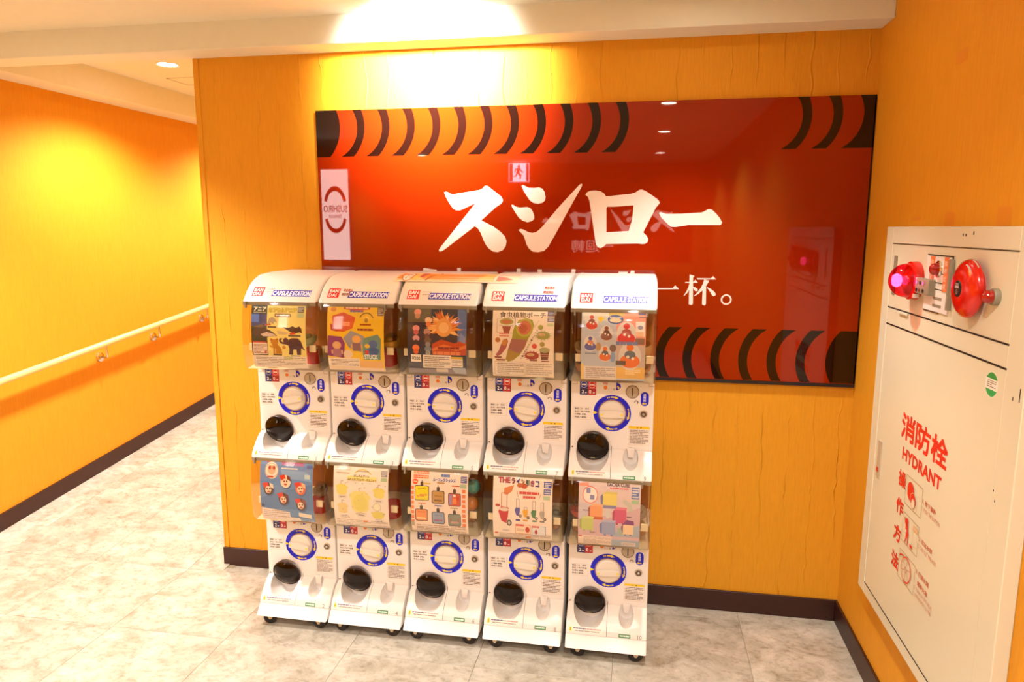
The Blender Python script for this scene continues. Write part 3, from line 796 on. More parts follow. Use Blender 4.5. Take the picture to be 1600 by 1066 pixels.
# ------------------------------------------------------------------ posters (curved sheets inside the clear covers)
PW, PH = 0.208, 0.228
PPROF = [(y + .0045, z) for y, z in COVER[:9]]
class Poster(Print):
    """shapes are given on a 1000-wide sheet with v downwards, as read off the printed sheet"""
    def fr(s, x0, y0, x1, y1): s.q = (x0, y0, x1, y1); return s
    def X(s, x): return .040 + (x - s.q[0]) / (s.q[2] - s.q[0]) * PW
    def Y(s, y): return .590 - (y - s.q[1]) / (s.q[3] - s.q[1]) * PH
    def k(s): return PW / (s.q[2] - s.q[0])
    def ky(s): return PH / (s.q[3] - s.q[1])
    def R(s, x0, y0, x1, y1, c): return s.rect(s.X(x0), s.Y(y1), s.X(x1), s.Y(y0), c)
    def RR(s, x0, y0, x1, y1, r, c): return s.rrect(s.X(x0), s.Y(y1), s.X(x1), s.Y(y0), r * s.k(), c)
    def G(s, pts, c): return s.poly([(s.X(x), s.Y(y)) for x, y in pts], c)
    def E(s, x, y, rx, ry, c, rot=0): return s.ell(s.X(x), s.Y(y), rx * s.k(), ry * s.ky(), c, rot)
    def T(s, t, x0, y0, x1, y1, c, b=.02, sh=0): return s.text(t, s.X(x0), s.Y(y1), s.X(x1) - s.X(x0), s.Y(y0) - s.Y(y1), c, b, sh)
    def B(s, x0, y0, x1, y1, n, c, f=.5, seed=1): return s.bars(s.X(x0), s.Y(y1), s.X(x1), s.Y(y0), n, c, f, seed)
    def Li(s, pts, w, c): return s.line([(s.X(x), s.Y(y)) for x, y in pts], w * s.k(), c)
    def Ri(s, x, y, ro, ri, c): return s.ring(s.X(x), s.Y(y), ro * s.k(), ri * s.k(), c, 28, 0, 360, s.ky() / s.k())

def poster_1(p):
    p.fr(130, 385, 615, 990)
    p.R(130, 385, 615, 990, 'f1e58c'); p.R(130, 385, 272, 870, '2b3b34'); p.R(130, 480, 272, 590, '2a4488')
    p.R(130, 480, 200, 555, '3a7ae0'); p.T('アニア', 150, 412, 262, 452, 'f2efe0', .04); p.B(150, 458, 262, 470, 1, 'c8c8a8')
    p.T('カプセルアニア', 284, 414, 536, 462, '4a4a18', .09); p.T('カプセルアニア', 288, 418, 532, 458, 'f0dc28', .04)
    p.R(340, 472, 482, 502, '84705a'); p.B(350, 478, 474, 496, 1, 'f0e8d8', .7, 4)
    p.R(542, 405, 600, 460, '5a5c60'); p.B(548, 412, 596, 452, 4, 'd8d8d0'); p.R(540, 466, 600, 505, 'bcd0a0')
    # dolphin
    p.G([(140, 655), (160, 620), (200, 600), (222, 585), (235, 605), (290, 625), (330, 650), (362, 682), (330, 685), (290, 690), (262, 702), (235, 690), (180, 690), (150, 672)], '463c42')
    p.G([(215, 668), (270, 645), (330, 662), (355, 680), (290, 688), (235, 688)], 'd8c8c0')
    p.G([(150, 600), (220, 575), (260, 590), (200, 602)], '6a5a3a'); p.G([(250, 575), (300, 560), (310, 580), (262, 585)], 'c05040')
    # grey mammal and swallow
    p.G([(275, 565), (290, 520), (315, 503), (345, 520), (362, 560), (340, 545), (330, 570), (300, 555), (290, 575)], 'b0a690'); p.R(280, 590, 355, 605, '5a5648')
    p.G([(412, 596), (470, 600), (500, 585), (530, 600), (560, 585), (578, 605), (586, 650), (560, 640), (520, 655), (480, 640), (450, 620)], '43262a')
    p.G([(362, 630), (420, 640), (470, 650), (430, 668), (370, 665)], 'd8c4a0'); p.G([(470, 650), (520, 640), (525, 660), (480, 668)], 'd84a28'); p.R(462, 668, 570, 684, '5e5a50')
    # lion cub
    p.E(335, 740, 34, 28, 'c88a2c'); p.E(308, 718, 10, 12, 'b07020'); p.E(358, 716, 10, 12, 'b07020')
    p.G([(310, 760), (360, 758), (392, 800), (400, 850), (320, 856), (322, 800)], 'c08428'); p.G([(286, 768), (312, 778), (322, 800), (298, 792)], 'd09838')
    p.G([(336, 800), (346, 800), (344, 850), (332, 850)], 'e8c070'); p.R(318, 856, 396, 868, '5a4a30')
    # elephant
    p.G([(455, 720), (490, 698), (540, 697), (570, 722), (582, 760), (590, 790), (604, 808), (596, 812), (576, 790), (570, 800), (566, 856), (532, 858), (528, 806), (500, 806), (494, 858), (458, 856), (466, 800), (456, 765), (420, 758), (392, 752), (376, 730), (380, 706), (400, 700), (408, 710), (394, 716), (394, 730), (420, 742), (436, 728)], '523040')
    p.E(438, 726, 24, 30, '5a3646', .3); p.E(418, 788, 16, 16, 'd0983c'); p.R(474, 864, 560, 880, '5a5a50')
    # small print
    p.R(130, 735, 272, 868, '3a2e2c'); p.R(140, 750, 268, 862, 'efe0d8'); p.R(140, 736, 262, 750, 'c84838'); p.B(146, 762, 262, 856, 7, '8a6a6a', .45, 5); p.G([(240, 830), (262, 824), (258, 850), (246, 852)], 'c03030')
    p.R(135, 872, 615, 990, 'e6dcd0'); p.R(410, 872, 490, 912, 'c8cc88'); p.B(160, 884, 600, 975, 6, '9a8e8a', .35, 6)

def poster_2(p):
    p.fr(855, 395, 1365, 1000)
    p.R(855, 395, 1365, 1000, 'f0ca26'); p.G([(1005, 400), (1235, 400), (1240, 425), (1120, 440), (1000, 425)], 'c8481e'); p.B(1020, 405, 1220, 424, 1, 'f0d8b8', .7, 3)
    p.B(1060, 432, 1180, 454, 1, '6a60b8', .8, 9)
    p.E(910, 430, 26, 20, 'd8902c'); p.R(1306, 405, 1362, 480, '6a5a5c'); p.B(1312, 412, 1356, 474, 4, 'd8ccc0')
    p.G([(900, 490), (1000, 455), (1112, 500), (1085, 600), (1000, 635), (905, 625)], 'd8582a'); p.G([(880, 560), (960, 575), (950, 635), (890, 620)], 'c03a22'); p.B(985, 540, 1060, 580, 2, 'f0a070', .8, 10)
    p.ring(p.X(1210), p.Y(525), 66 * p.k(), 58 * p.k(), '6a4a20', 24, 20, 160); p.E(1208, 525, 16, 20, 'b08a38')
    p.B(1155, 555, 1250, 572, 1, 'a02818', .9, 12); p.B(1130, 598, 1270, 622, 1, '8a2a1a', .8, 13)
    p.G([(1000, 690), (1070, 620), (1190, 670), (1180, 740), (1160, 820), (1050, 780)], '9aa0b0'); p.G([(862, 670), (985, 680), (1015, 740), (1000, 880), (850, 860)], '8a3a80')
    p.G([(1180, 690), (1310, 650), (1340, 690), (1330, 890), (1180, 890), (1172, 800)], '6a9a94')
    # plain peg dolls
    for x, y, c1, c2 in ((940, 760, 'e0b48c', 'b07890'), (1120, 700, 'e8b870', '8a6a78'), (1270, 740, '4a70b8', '3c60a8')):
        p.E(x, y, 40, 36, c1); p.RR(x - 38, y + 34, x + 38, y + 110, 14, c2); p.RR(x - 52, y + 44, x - 38, y + 84, 6, c1); p.RR(x + 38, y + 44, x + 52, y + 84, 6, c1)
    p.E(1040, 840, 42, 40, 'e8d8c4'); p.E(1215, 760, 24, 20, 'e8c840'); p.G([(1190, 800), (1230, 800), (1222, 840), (1196, 840)], 'c83020')
    p.T('STUCK', 1186, 840, 1306, 884, 'eef0f4', .03)
    p.R(855, 880, 1140, 965, 'ece2d4'); p.B(880, 890, 1130, 955, 5, '8a7a78', .4, 14); p.G([(1140, 900), (1350, 905), (1350, 1000), (1140, 1000)], 'e8b868'); p.R(855, 968, 1365, 1000, 'ead8c0')

def poster_3(p):
    p.fr(160, 395, 660, 960)
    p.R(160, 395, 660, 960, '2c2c46'); p.R(160, 395, 360, 520, '6a6250'); p.R(585, 395, 660, 760, '5a78b8')
    cx, cy = 470, 560
    rn = random.Random(4)
    # a burst of orange flames
    for k in range(34):
        a = math.radians(-35 + k * 7.4); l = rn.uniform(95, 165); w = .16
        col = rn.choice(['e89a48', 'f0b468', 'd87a30', 'f4c88a', 'c8622c'])
        x1, y1 = cx + l * math.cos(a) * 1.05, cy - l * math.sin(a)
        p.G([(cx + 60 * math.cos(a - w * 2), cy - 60 * math.sin(a - w * 2)), (cx + l * .7 * math.cos(a - w * .6), cy - l * .7 * math.sin(a - w * .6)), (min(658, x1), max(397, y1)), (cx + 60 * math.cos(a + w * 2), cy - 60 * math.sin(a + w * 2))], col)
    p.E(cx, cy, 70, 78, 'e8a860'); p.E(cx, cy, 42, 46, 'f4c88a'); p.G([(370, 700), (450, 660), (560, 690), (658, 650), (658, 790), (370, 790)], 'c04a22'); p.G([(370, 740), (470, 700), (580, 730), (658, 700), (658, 730), (570, 756), (470, 728), (370, 764)], 'e07a40')
    p.G([(610, 600), (655, 640), (650, 690), (600, 670)], '7a94d0')
    p.B(420, 722, 600, 742, 1, '8a2818', .9, 20); p.B(380, 760, 610, 795, 1, 'e08858', .8, 21)
    # little round toys on the left
    for x, y, c, d in ((245, 435, 'e8a098', 'c89a7a'), (340, 500, 'f0c8a0', 'e88850'), (235, 570, 'e8a0a8', 'c86070'), (330, 600, 'b88a88', '6a4a58'), (235, 655, 'd8a0b0', '3a3440'), (335, 670, '6a5a50', '8a9098'), (232, 735, 'f08048', 'e0602c'), (335, 745, '7a8894', '9aa0a0')):
        p.E(x, y, 30, 26, c); p.E(x, y + 34, 22, 22, d)
    p.R(188, 795, 275, 858, 'f0ece4'); p.T('¥200', 196, 812, 266, 842, '3a3030', .02)
    p.R(290, 795, 530, 908, 'e8e2da'); p.B(300, 805, 520, 900, 6, '8a8484', .4, 22); p.R(528, 805, 628, 895, 'e8e4dc'); p.R(528, 805, 628, 825, 'd8b838'); p.B(536, 832, 620, 888, 4, '9a9494', .4, 23)
    p.R(160, 862, 290, 900, '4a4a58'); p.R(160, 915, 660, 960, '8a8490'); p.R(400, 912, 500, 944, 'd0ccc8'); p.G([(530, 900), (650, 900), (650, 958), (560, 950)], 'a8b4c8')

def poster_4(p):
    p.fr(885, 400, 1410, 985)
    p.R(885, 400, 1410, 985, 'f0e6da'); p.T('食虫植物ポーチ', 945, 422, 1338, 470, '3a2822', .012)
    p.R(1352, 412, 1408, 452, '5a6494'); p.B(1358, 418, 1404, 446, 2, 'd8d8e8'); p.R(1352, 462, 1408, 500, '6a7098'); p.B(1358, 468, 1404, 496, 2, 'd8d8e8'); p.R(1350, 510, 1402, 535, 'c8d8a8')
    p.Li([(925, 478), (1080, 478), (1080, 602), (925, 602), (925, 478)], 3, '8a7c70')
    p.E(1005, 505, 60, 26, 'a8a854'); p.E(1005, 505, 44, 16, 'c07858'); p.G([(965, 535), (1045, 535), (1030, 600), (985, 600)], 'a05848'); p.R(942, 532, 1062, 544, 'd8d0c8')
    # large pitcher
    p.G([(1060, 590), (1075, 540), (1110, 490), (1170, 472), (1225, 485), (1240, 530), (1225, 590), (1195, 640), (1165, 720), (1120, 790), (1060, 840), (1020, 850), (1000, 830), (1010, 780), (1030, 710), (1055, 640)], 'a0a03c')
    p.G([(1050, 650), (1185, 655), (1160, 720), (1115, 780), (1020, 740)], 'a06a6a'); p.G([(1020, 740), (1115, 775), (1060, 835), (1020, 845), (1003, 825)], 'a88a3a')
    p.E(1160, 555, 72, 78, 'b8b850', -.3); p.E(1160, 552, 56, 62, 'c87858', -.3); p.E(1150, 560, 34, 40, 'b86448', -.3)
    # small pitcher
    p.G([(960, 700), (985, 655), (1010, 650), (1022, 670), (1005, 730), (960, 790), (925, 805), (915, 790), (940, 755)], 'a85a5c'); p.E(990, 682, 22, 30, 'c88a50', -.3)
    p.E(932, 662, 22, 22, 'b8784a'); p.B(945, 596, 1030, 636, 2, 'd06a60', .5, 30)
    # fly traps
    def trap(x, y, c, w, h):
        for k in range(14):
            a = 2 * PI * k / 14; p.Li([(x + w * .8 * math.cos(a), y + h * .8 * math.sin(a)), (x + w * 1.25 * math.cos(a), y + h * 1.3 * math.sin(a))], 4, c)
        p.E(x, y, w, h, c); p.E(x - w * .2, y - h * .2, w * .55, h * .4, 'c8a878')
    trap(1318, 615, 'a0a860', 58, 36); trap(1225, 790, 'a8423a', 60, 36); p.E(1296, 545, 22, 20, 'a8a85a'); p.E(1246, 708, 22, 22, 'd85048'); p.E(1312, 690, 22, 22, 'a8a060')
    p.G([(1290, 730), (1375, 730), (1360, 825), (1305, 825)], '7a4a40'); p.E(1332, 740, 44, 24, 'a8a878'); p.B(1296, 770, 1366, 800, 2, 'c88a78', .5, 31)
    p.Li([(1280, 490), (1240, 550)], 2, '6a5a50'); 
    for i, ch in enumerate('ファスナーつきの袋型ポーチ'): p.text(ch, p.X(1258 - i * 11), p.Y(585 + i * 20), .0062, .0062, '6a5448', .01)
    p.R(905, 805, 965, 818, '8a4a40'); p.R(920, 828, 995, 842, '8a4a40'); p.R(1210, 828, 1270, 838, '9a5a50'); p.R(1305, 832, 1372, 842, '9a5a50')
    p.Li([(905, 850), (1165, 850), (1165, 970), (905, 970), (905, 850)], 2, '8a7c78'); p.B(925, 858, 1155, 962, 6, '8a7c78', .35, 32); p.B(1175, 855, 1395, 965, 6, 'a89a94', .35, 33)

def poster_5(p):
    p.fr(150, 395, 790, 1020)
    p.R(150, 395, 790, 1020, 'bcc8dc'); p.R(165, 395, 500, 480, 'd8dcd8'); p.R(500, 395, 790, 700, 'e8a090'); p.R(500, 690, 790, 890, 'c8bcb8'); p.R(500, 890, 790, 1000, 'e8bc58'); p.R(150, 870, 180, 1020, 'ecd080')
    p.G([(310, 455), (330, 448), (345, 432), (356, 450), (384, 458), (356, 472), (340, 505), (328, 478)], 'f0d030')
    p.R(420, 400, 570, 432, 'c8b868'); p.E(488, 464, 78, 40, '4a66b0'); p.E(488, 472, 60, 20, 'e8e0c8'); p.B(430, 440, 546, 456, 1, 'd8dce8', .8, 40)
    p.R(715, 400, 785, 422, '5a5a98'); p.B(720, 430, 785, 450, 1, '8a7a88')
    def glassball(x, y, r, c, c2):
        p.E(x, y - r * .1, r * 1.12, r * 1.25, 'dcdce0'); p.E(x, y + r * .35, r, r * .62, c); p.E(x, y - r * .25, r * .55, r * .38, c2); p.E(x, y - r * .9, r * .36, r * .3, c)
        p.E(x - r * .2, y - r * .05, r * .16, r * .14, 'f4ece4'); p.E(x + r * .3, y + r * .1, r * .14, r * .14, 'f4ece4')
    for a in ((252, 500, 58, 'd04a3c', '8a4a40'), (402, 595, 58, '8a5a4a', '6a4438'), (242, 690, 58, '5a68b8', 'd8907a'), (392, 780, 60, 'e07840', '6a6a78'), (600, 600, 88, 'd84048', 'b05a50'), (640, 800, 100, 'e87a38', '6a7888')): glassball(*a)
    p.E(325, 710, 26, 38, 'b89a70'); p.E(470, 720, 34, 34, '7a6a70'); p.E(470, 800, 24, 50, '8aa8d8')
    p.R(690, 480, 778, 610, 'f0f0f4'); p.E(735, 530, 26, 18, '9aa0c8'); p.R(690, 570, 770, 610, 'ecc8b0'); p.R(690, 625, 780, 680, '8a7068'); p.B(500, 655, 720, 690, 1, '6a88c8', .9, 41); p.R(500, 832, 600, 872, '6a5a54'); p.B(190, 765, 300, 780, 1, '7a8ab0', .6, 42)
    p.R(180, 890, 505, 1020, 'e6dedc'); p.B(200, 900, 495, 1005, 6, '948a90', .4, 43); p.B(600, 905, 750, 960, 3, 'f4e4b8', .5, 44)

def poster_6(p):
    p.fr(130, 65, 650, 640)
    p.R(130, 65, 650, 640, '6a92cc'); p.G([(130, 420), (400, 330), (650, 260), (650, 520), (130, 520)], '5c84c0'); p.G([(330, 140), (600, 150), (640, 240), (360, 220)], '86acdc')
    p.B(345, 74, 560, 102, 2, 'd04888', .7, 50); p.R(190, 66, 250, 84, 'c83a70'); p.B(340, 122, 500, 138, 1, 'f0ece8', .7, 51); p.R(590, 90, 648, 120, '5a6cb0'); p.R(570, 176, 626, 216, 'c0d8e0'); p.B(578, 130, 630, 165, 2, '8aa0c8')
    p.E(245, 155, 66, 78, 'f0e6dc'); p.Ri(245, 155, 66, 60, 'd89a8a'); p.E(245, 150, 40, 42, 'd8b49a'); p.E(225, 130, 14, 18, 'b03a28'); p.E(268, 130, 14, 18, 'b03a28'); p.R(205, 205, 262, 222, 'c04038')
    def mask(x, y, c, d):
        p.E(x + 8, y + 12, 52, 62, '4a6ea8'); p.E(x, y, 50, 60, d); p.G([(x - 64, y - 50), (x - 10, y - 66), (x + 4, y - 24), (x - 40, y - 6)], 'd83c24'); p.G([(x + 10, y - 60), (x + 46, y - 44), (x + 50, y - 4), (x + 16, y - 20)], c)
        p.E(x - 4, y + 8, 30, 34, 'f0dcc4'); p.E(x - 14, y, 8, 10, 'a83020'); p.E(x + 12, y - 2, 8, 10, '5a3020'); p.E(x, y + 26, 16, 10, 'c05a40')
    mask(215, 330, 'e8dcc8', '4a3430'); mask(385, 250, '7a3830', 'f0e0cc'); mask(532, 310, 'e8c09a', 'e06a48'); mask(360, 420, '6a3428', '5a3030'); mask(530, 465, '8a4a38', '5a3c38')
    p.E(150, 494, 16, 16, '3c5488'); p.G([(135, 515), (410, 545), (415, 600), (650, 640), (130, 640)], 'e8dede'); p.B(150, 535, 400, 610, 4, 'a89a9c', .35, 52); p.G([(500, 545), (625, 560), (625, 600), (500, 585)], 'ece6dc'); p.R(430, 600, 505, 625, 'e6e2e0'); p.R(510, 605, 650, 640, '88a4d4')

def poster_7(p):
    p.fr(860, 100, 1405, 700)
    p.R(860, 100, 1405, 700, 'f2e8e4')
    p.Li([(1070, 170), (1110, 140), (1150, 132), (1190, 140), (1235, 175)], 10, 'd8c060'); p.B(1090, 142, 1210, 156, 1, '8a7a60', .5, 60)
    p.B(890, 115, 1030, 150, 2, 'b8a8a8', .3, 61); p.B(890, 160, 1020, 185, 1, 'b8a088', .4, 62); p.R(1335, 135, 1395, 190, '8a90a4'); p.B(1340, 140, 1392, 184, 3, 'e0e0e8'); p.R(1332, 196, 1390, 232, 'a8c8a8')
    p.R(1000, 196, 1290, 240, 'f2e49a')
    p.T('ポムポムプリン', 1062, 182, 1216, 206, '5a4a34', .03); p.T('ふわふわフロッキーマスコット', 1000, 216, 1290, 242, '5a4a34', .03)
    # fluffy yellow pouches, plain
    def pouch(x, y, w, h, c='e6dc78'):
        p.RR(x - w, y - h, x + w, y + h, w * .6, c); p.E(x - w * .8, y - h * .5, w * .4, h * .3, c); p.E(x + w * .8, y - h * .4, w * .4, h * .3, c)
        p.Li([(x - 6, y - h), (x - 10, y - h - 26), (x + 14, y - h - 30)], 5, 'a88a88')
    pouch(1125, 440, 88, 105, 'e8e08c'); p.E(1125, 450, 70, 84, 'e2da74'); p.E(1128, 560, 60, 10, 'd8c8b0')
    pouch(945, 330, 52, 52); pouch(1315, 345, 52, 50); pouch(950, 515, 46, 52, 'e4d294'); pouch(1300, 565, 60, 36, 'dcd468'); p.E(1292, 485, 40, 36, 'f0ead0'); p.Ri(1292, 485, 40, 36, 'a8b08a')
    for x, y, w in ((905, 400, 90), (1265, 424, 88), (918, 598, 80), (1086, 576, 90), (1265, 626, 86)):
        p.RR(x, y - 14, x + w, y + 14, 14, 'b0a49c'); p.RR(x + 3, y - 11, x + w - 3, y + 11, 11, 'f4eee8'); p.B(x + 14, y - 6, x + w - 14, y + 6, 1, '8a7c74', .8, x)
    rn = random.Random(8)
    for k in range(22): p.E(rn.uniform(885, 1380), rn.uniform(250, 610), 7, 7, rn.choice(['c8b8b0', 'd8c8a8', 'b8b0b8']))
    p.R(865, 620, 1260, 690, 'efe6e0'); p.B(880, 625, 1390, 690, 4, 'b8a8a4', .3, 63); p.R(1148, 630, 1190, 648, 'e08a50')

def poster_8(p):
    p.fr(90, 55, 612, 640)
    p.R(90, 55, 612, 640, 'f0e2dc'); p.bars(p.X(112), p.Y(92), p.X(255), p.Y(62), 2, 'e07838', .7, 73); p.bars(p.X(112), p.Y(132), p.X(252), p.Y(98), 2, 'e07838', .7, 74)
    p.B(365, 80, 445, 108, 1, '5a80c8', .9, 70); p.T('ルーコレクションズ', 292, 116, 500, 150, '4a70c0', .05)
    p.R(545, 92, 602, 150, '5a6cae'); p.B(550, 98, 598, 144, 3, 'd4d8ea'); p.R(540, 160, 600, 196, 'a8c0a8'); p.E(130, 160, 26, 24, 'e0582c'); p.B(114, 154, 148, 168, 1, 'f4d8c0', .8, 71)
    for y in range(200, 560, 46):
        p.R(92, y, 118, y + 32, 'e88450'); p.R(560, y + 8, 592, y + 40, 'e88450')
    def tagk(x, y, w, h, c, pat, rot=0):
        p.Li([(x, y - h / 2 - 50), (x, y - h / 2 - 20)], 8, '8a8480'); p.RR(x - 14, y - h / 2 - 34, x + 14, y - h / 2, 6, '4a4244')
        p.RR(x - w / 2, y - h / 2, x + w / 2, y + h / 2, 16, '3a4050'); p.RR(x - w / 2 + 6, y - h / 2 + 6, x + w / 2 - 6, y + h / 2 - 6, 12, c)
        for dx, dy, a, b, cc in pat: p.R(x + dx * w - a * w, y + dy * h - b * h, x + dx * w + a * w, y + dy * h + b * h, cc)
    # coloured square tags with plain pixel blocks
    tagk(192, 262, 132, 140, 'e8dc20', [(0, .15, .16, .08, 'd89040'), (-.28, .22, .08, .07, 'e0a040'), (.28, .1, .08, .07, 'e0a040'), (0, -.3, .3, .03, 'c8b818')])
    tagk(342, 292, 118, 122, 'c09858', [(0, .25, .3, .06, '7a5a38'), (0, -.1, .32, .05, 'a87e40')])
    tagk(492, 305, 116, 122, 'd05838', [(-.3, 0, .12, .4, '9a88c0'), (.0, .1, .15, .22, 'e88a40'), (.25, -.1, .1, .12, 'c83a28'), (0, -.3, .1, .08, 'f0e8e0')])
    tagk(186, 472, 116, 118, 'e89a60', [(0, .25, .34, .07, 'f0d8b0'), (0, -.25, .3, .04, 'd07838')])
    tagk(340, 490, 118, 118, '92a4c4', [(0, .2, .34, .05, 'b05a80'), (0, -.2, .3, .04, '7a8cb4')])
    tagk(490, 500, 116, 118, '8a938c', [(0, .2, .3, .08, 'c8a0a0'), (-.3, .0, .05, .14, 'b06a6a'), (.3, .0, .05, .14, 'b06a6a')])
    for x, y, c in ((200, 172, 'e0c030'), (330, 160, 'b08848'), (465, 180, 'd05838'), (158, 358, 'e08848'), (308, 372, '5a70c0'), (452, 384, 'b0a070')): p.R(x, y - 5, x + 70, y + 5, c)
    p.B(135, 560, 590, 630, 4, 'a89894', .4, 72); p.R(94, 540, 118, 580, 'a8a890')

def poster_9(p):
    p.fr(812, 105, 1395, 690)
    p.R(812, 105, 1395, 690, 'f2e8e2')
    p.T('THE', 862, 122, 982, 172, '1c2c8a', .06); p.T('THE', 868, 126, 978, 168, 'd83a34', .02)
    for i, (ch, c) in enumerate(zip('ライン引きコ', ['d84a40', '2c48b8', 'e0a020', '3a8a4a', 'd84a78', '2c48b8'])):
        p.T(ch, 992 + i * 47, 124 + i * 3, 1030 + i * 47, 178 + i * 3, '3a2a50', .06); p.T(ch, 994 + i * 47, 127 + i * 3, 1028 + i * 47, 175 + i * 3, c, .0)
    p.R(1310, 140, 1385, 195, '4a5cb0'); p.B(1318, 146, 1378, 190, 3, 'dcdff0'); p.R(1310, 205, 1380, 255, '5a68b4'); p.B(1316, 210, 1374, 250, 2, 'dcdff0'); p.R(1308, 265, 1372, 300, 'b8d0b8')
    p.G([(925, 215), (1020, 185), (1000, 240), (955, 275), (920, 270)], 'd88a60'); p.E(1120, 190, 30, 22, 'b85a48'); p.E(1075, 185, 26, 20, 'c06a50')
    p.B(1072, 236, 1265, 262, 1, 'd05050', .9, 80); p.B(1110, 274, 1230, 298, 1, 'd05050', .9, 81); p.Li([(1050, 236), (1062, 288)], 4, 'c07060'); p.Li([(1285, 250), (1266, 294)], 4, 'c07060')
    def cart(x, y, s, c, h):
        p.Li([(x - 26 * s, y - 60 * s), (x - 26 * s, y - h * s), (x + 28 * s, y - h * s), (x + 28 * s, y - 50 * s)], 5 * s + 1, 'b04a44' if s > .8 else '8a8aa0')
        p.G([(x - 58 * s, y - 20 * s), (x - 30 * s, y - 66 * s), (x + 46 * s, y - 58 * s), (x + 38 * s, y + 20 * s), (x + 20 * s, y + 90 * s), (x - 28 * s, y + 70 * s)], c)
        p.E(x + 50 * s, y + 84 * s, 26 * s, 30 * s, '6a5a58'); p.E(x + 50 * s, y + 84 * s, 12 * s, 14 * s, 'c8c0bc')
    cart(925, 450, 1.0, 'c82c34', 190); p.E(925, 410, 44, 18, 'e8d8d0'); p.R(905, 545, 935, 578, 'f0e8e4'); p.RR(838, 362, 884, 386, 10, 'c85050')
    cart(1058, 418, .52, '5a5ab8', 215); cart(1136, 430, .52, 'e8b428', 100); cart(1218, 432, .52, '4a8a58', 215); cart(1300, 436, .52, 'b4aca8', 215)
    for x, c in ((1038, '4a4a9a'), (1112, 'e0a840'), (1200, '6a8a6a'), (1275, '8a8488')): p.RR(x, 494, x + 46, 510, 7, c)
    p.RR(1036, 542, 1186, 632, 10, 'e08860'); p.RR(1040, 546, 1182, 628, 8, 'f4e4d0'); p.B(1040, 540, 1120, 560, 1, 'd03030', .9, 82); p.E(1155, 590, 22, 28, 'c84a3c'); p.B(1050, 580, 1120, 610, 2, 'a87a5a', .4, 83)
    p.RR(1198, 548, 1336, 644, 10, '8a98c8'); p.RR(1202, 552, 1332, 640, 8, 'e6e8f2'); p.B(1200, 546, 1270, 566, 1, 'd85050', .9, 84); p.E(1240, 605, 14, 22, 'b02838')
    p.E(940, 608, 40, 8, 'c8c4cc'); p.R(830, 630, 862, 646, 'd86a50'); p.B(870, 630, 1380, 682, 3, 'b8a4a0', .3, 85); p.R(1135, 656, 1185, 672, 'e0905a')

def poster_10(p):
    p.fr(205, 100, 1090, 965)
    p.R(205, 100, 1090, 965, 'dccfd8'); p.G([(205, 500), (700, 560), (1090, 400), (1090, 860), (205, 860)], 'd4b8c8'); p.G([(700, 760), (1090, 640), (1090, 965), (640, 965)], 'a8b8d0'); p.G([(215, 380), (480, 420), (420, 620), (210, 600)], 'ccc8dc'); p.R(205, 130, 350, 170, 'e8a090')
    p.T('GACHA CUBE', 605, 112, 935, 158, '5a4a50', .04); p.B(650, 168, 920, 192, 1, 'd87880', .8, 90)
    p.Ri(372, 280, 112, 100, 'e88a84'); p.E(372, 280, 98, 98, 'f6f0f4'); p.RR(315, 195, 375, 260, 10, '8a94c8'); p.RR(370, 280, 432, 340, 10, '8a94c8')
    p.R(962, 150, 1070, 300, '6a84c0'); p.B(972, 160, 1062, 290, 4, 'e4e8f4'); p.R(962, 315, 1065, 360, 'a8d0b0')
    def cube(x, y, w, h, c, s, t):
        p.G([(x - w, y - h), (x - w * .6, y - h * 1.4), (x + w * 1.1, y - h * 1.35), (x + w, y - h)], t); p.G([(x - w * 1.35, y - h * .6), (x - w, y - h), (x - w, y + h), (x - w * 1.3, y + h * .7)], s); p.RR(x - w, y - h, x + w, y + h, 16, c)
        p.R(x - w * .7, y + h, x - w * .35, y + h * 1.25, s); p.R(x + w * .3, y + h, x + w * .65, y + h * 1.25, s)
    cube(655, 330, 100, 75, 'e6dc84', '7a80b8', 'd8d07c'); p.R(560, 400, 750, 440, '8a88c0'); p.R(610, 440, 650, 570, 'd0d8e0')
    cube(465, 500, 88, 80, 'eca878', 'b86a58', 'f0bc98'); p.R(380, 560, 560, 600, 'd0704a')
    cube(810, 540, 86, 90, 'd05a8a', 'b04a6a', 'e080a0')
    cube(340, 670, 86, 78, 'c4d480', 'a8b868', 'd8e098')
    cube(645, 710, 96, 84, '9aa8d8', '7a88c0', 'b4bce4')
    cube(925, 710, 74, 66, 'ecd4b4', '6a4a78', '7a4a8a'); p.G([(840, 640), (1010, 640), (1000, 590), (900, 575)], '8a4a90'); p.G([(760, 700), (820, 690), (860, 790), (820, 800)], 'a8b8a8')
    p.ring(p.X(800), p.Y(470), 190 * p.k(), 130 * p.k(), 'c8ccc8', 20, 5, 75); p.B(270, 474, 370, 492, 1, '6a5a60', .6, 91); p.B(900, 528, 975, 546, 1, '6a5a60', .6, 92); p.B(375, 768, 455, 786, 1, '7a6a70', .6, 93)
    p.R(215, 828, 690, 960, 'eedfd8'); p.R(216, 830, 262, 850, 'd86a58'); p.B(285, 838, 680, 950, 6, 'a8949c', .35, 94); p.R(835, 890, 1035, 945, 'e4dce0'); p.B(850, 900, 1020, 938, 3, '98909c', .4, 95)

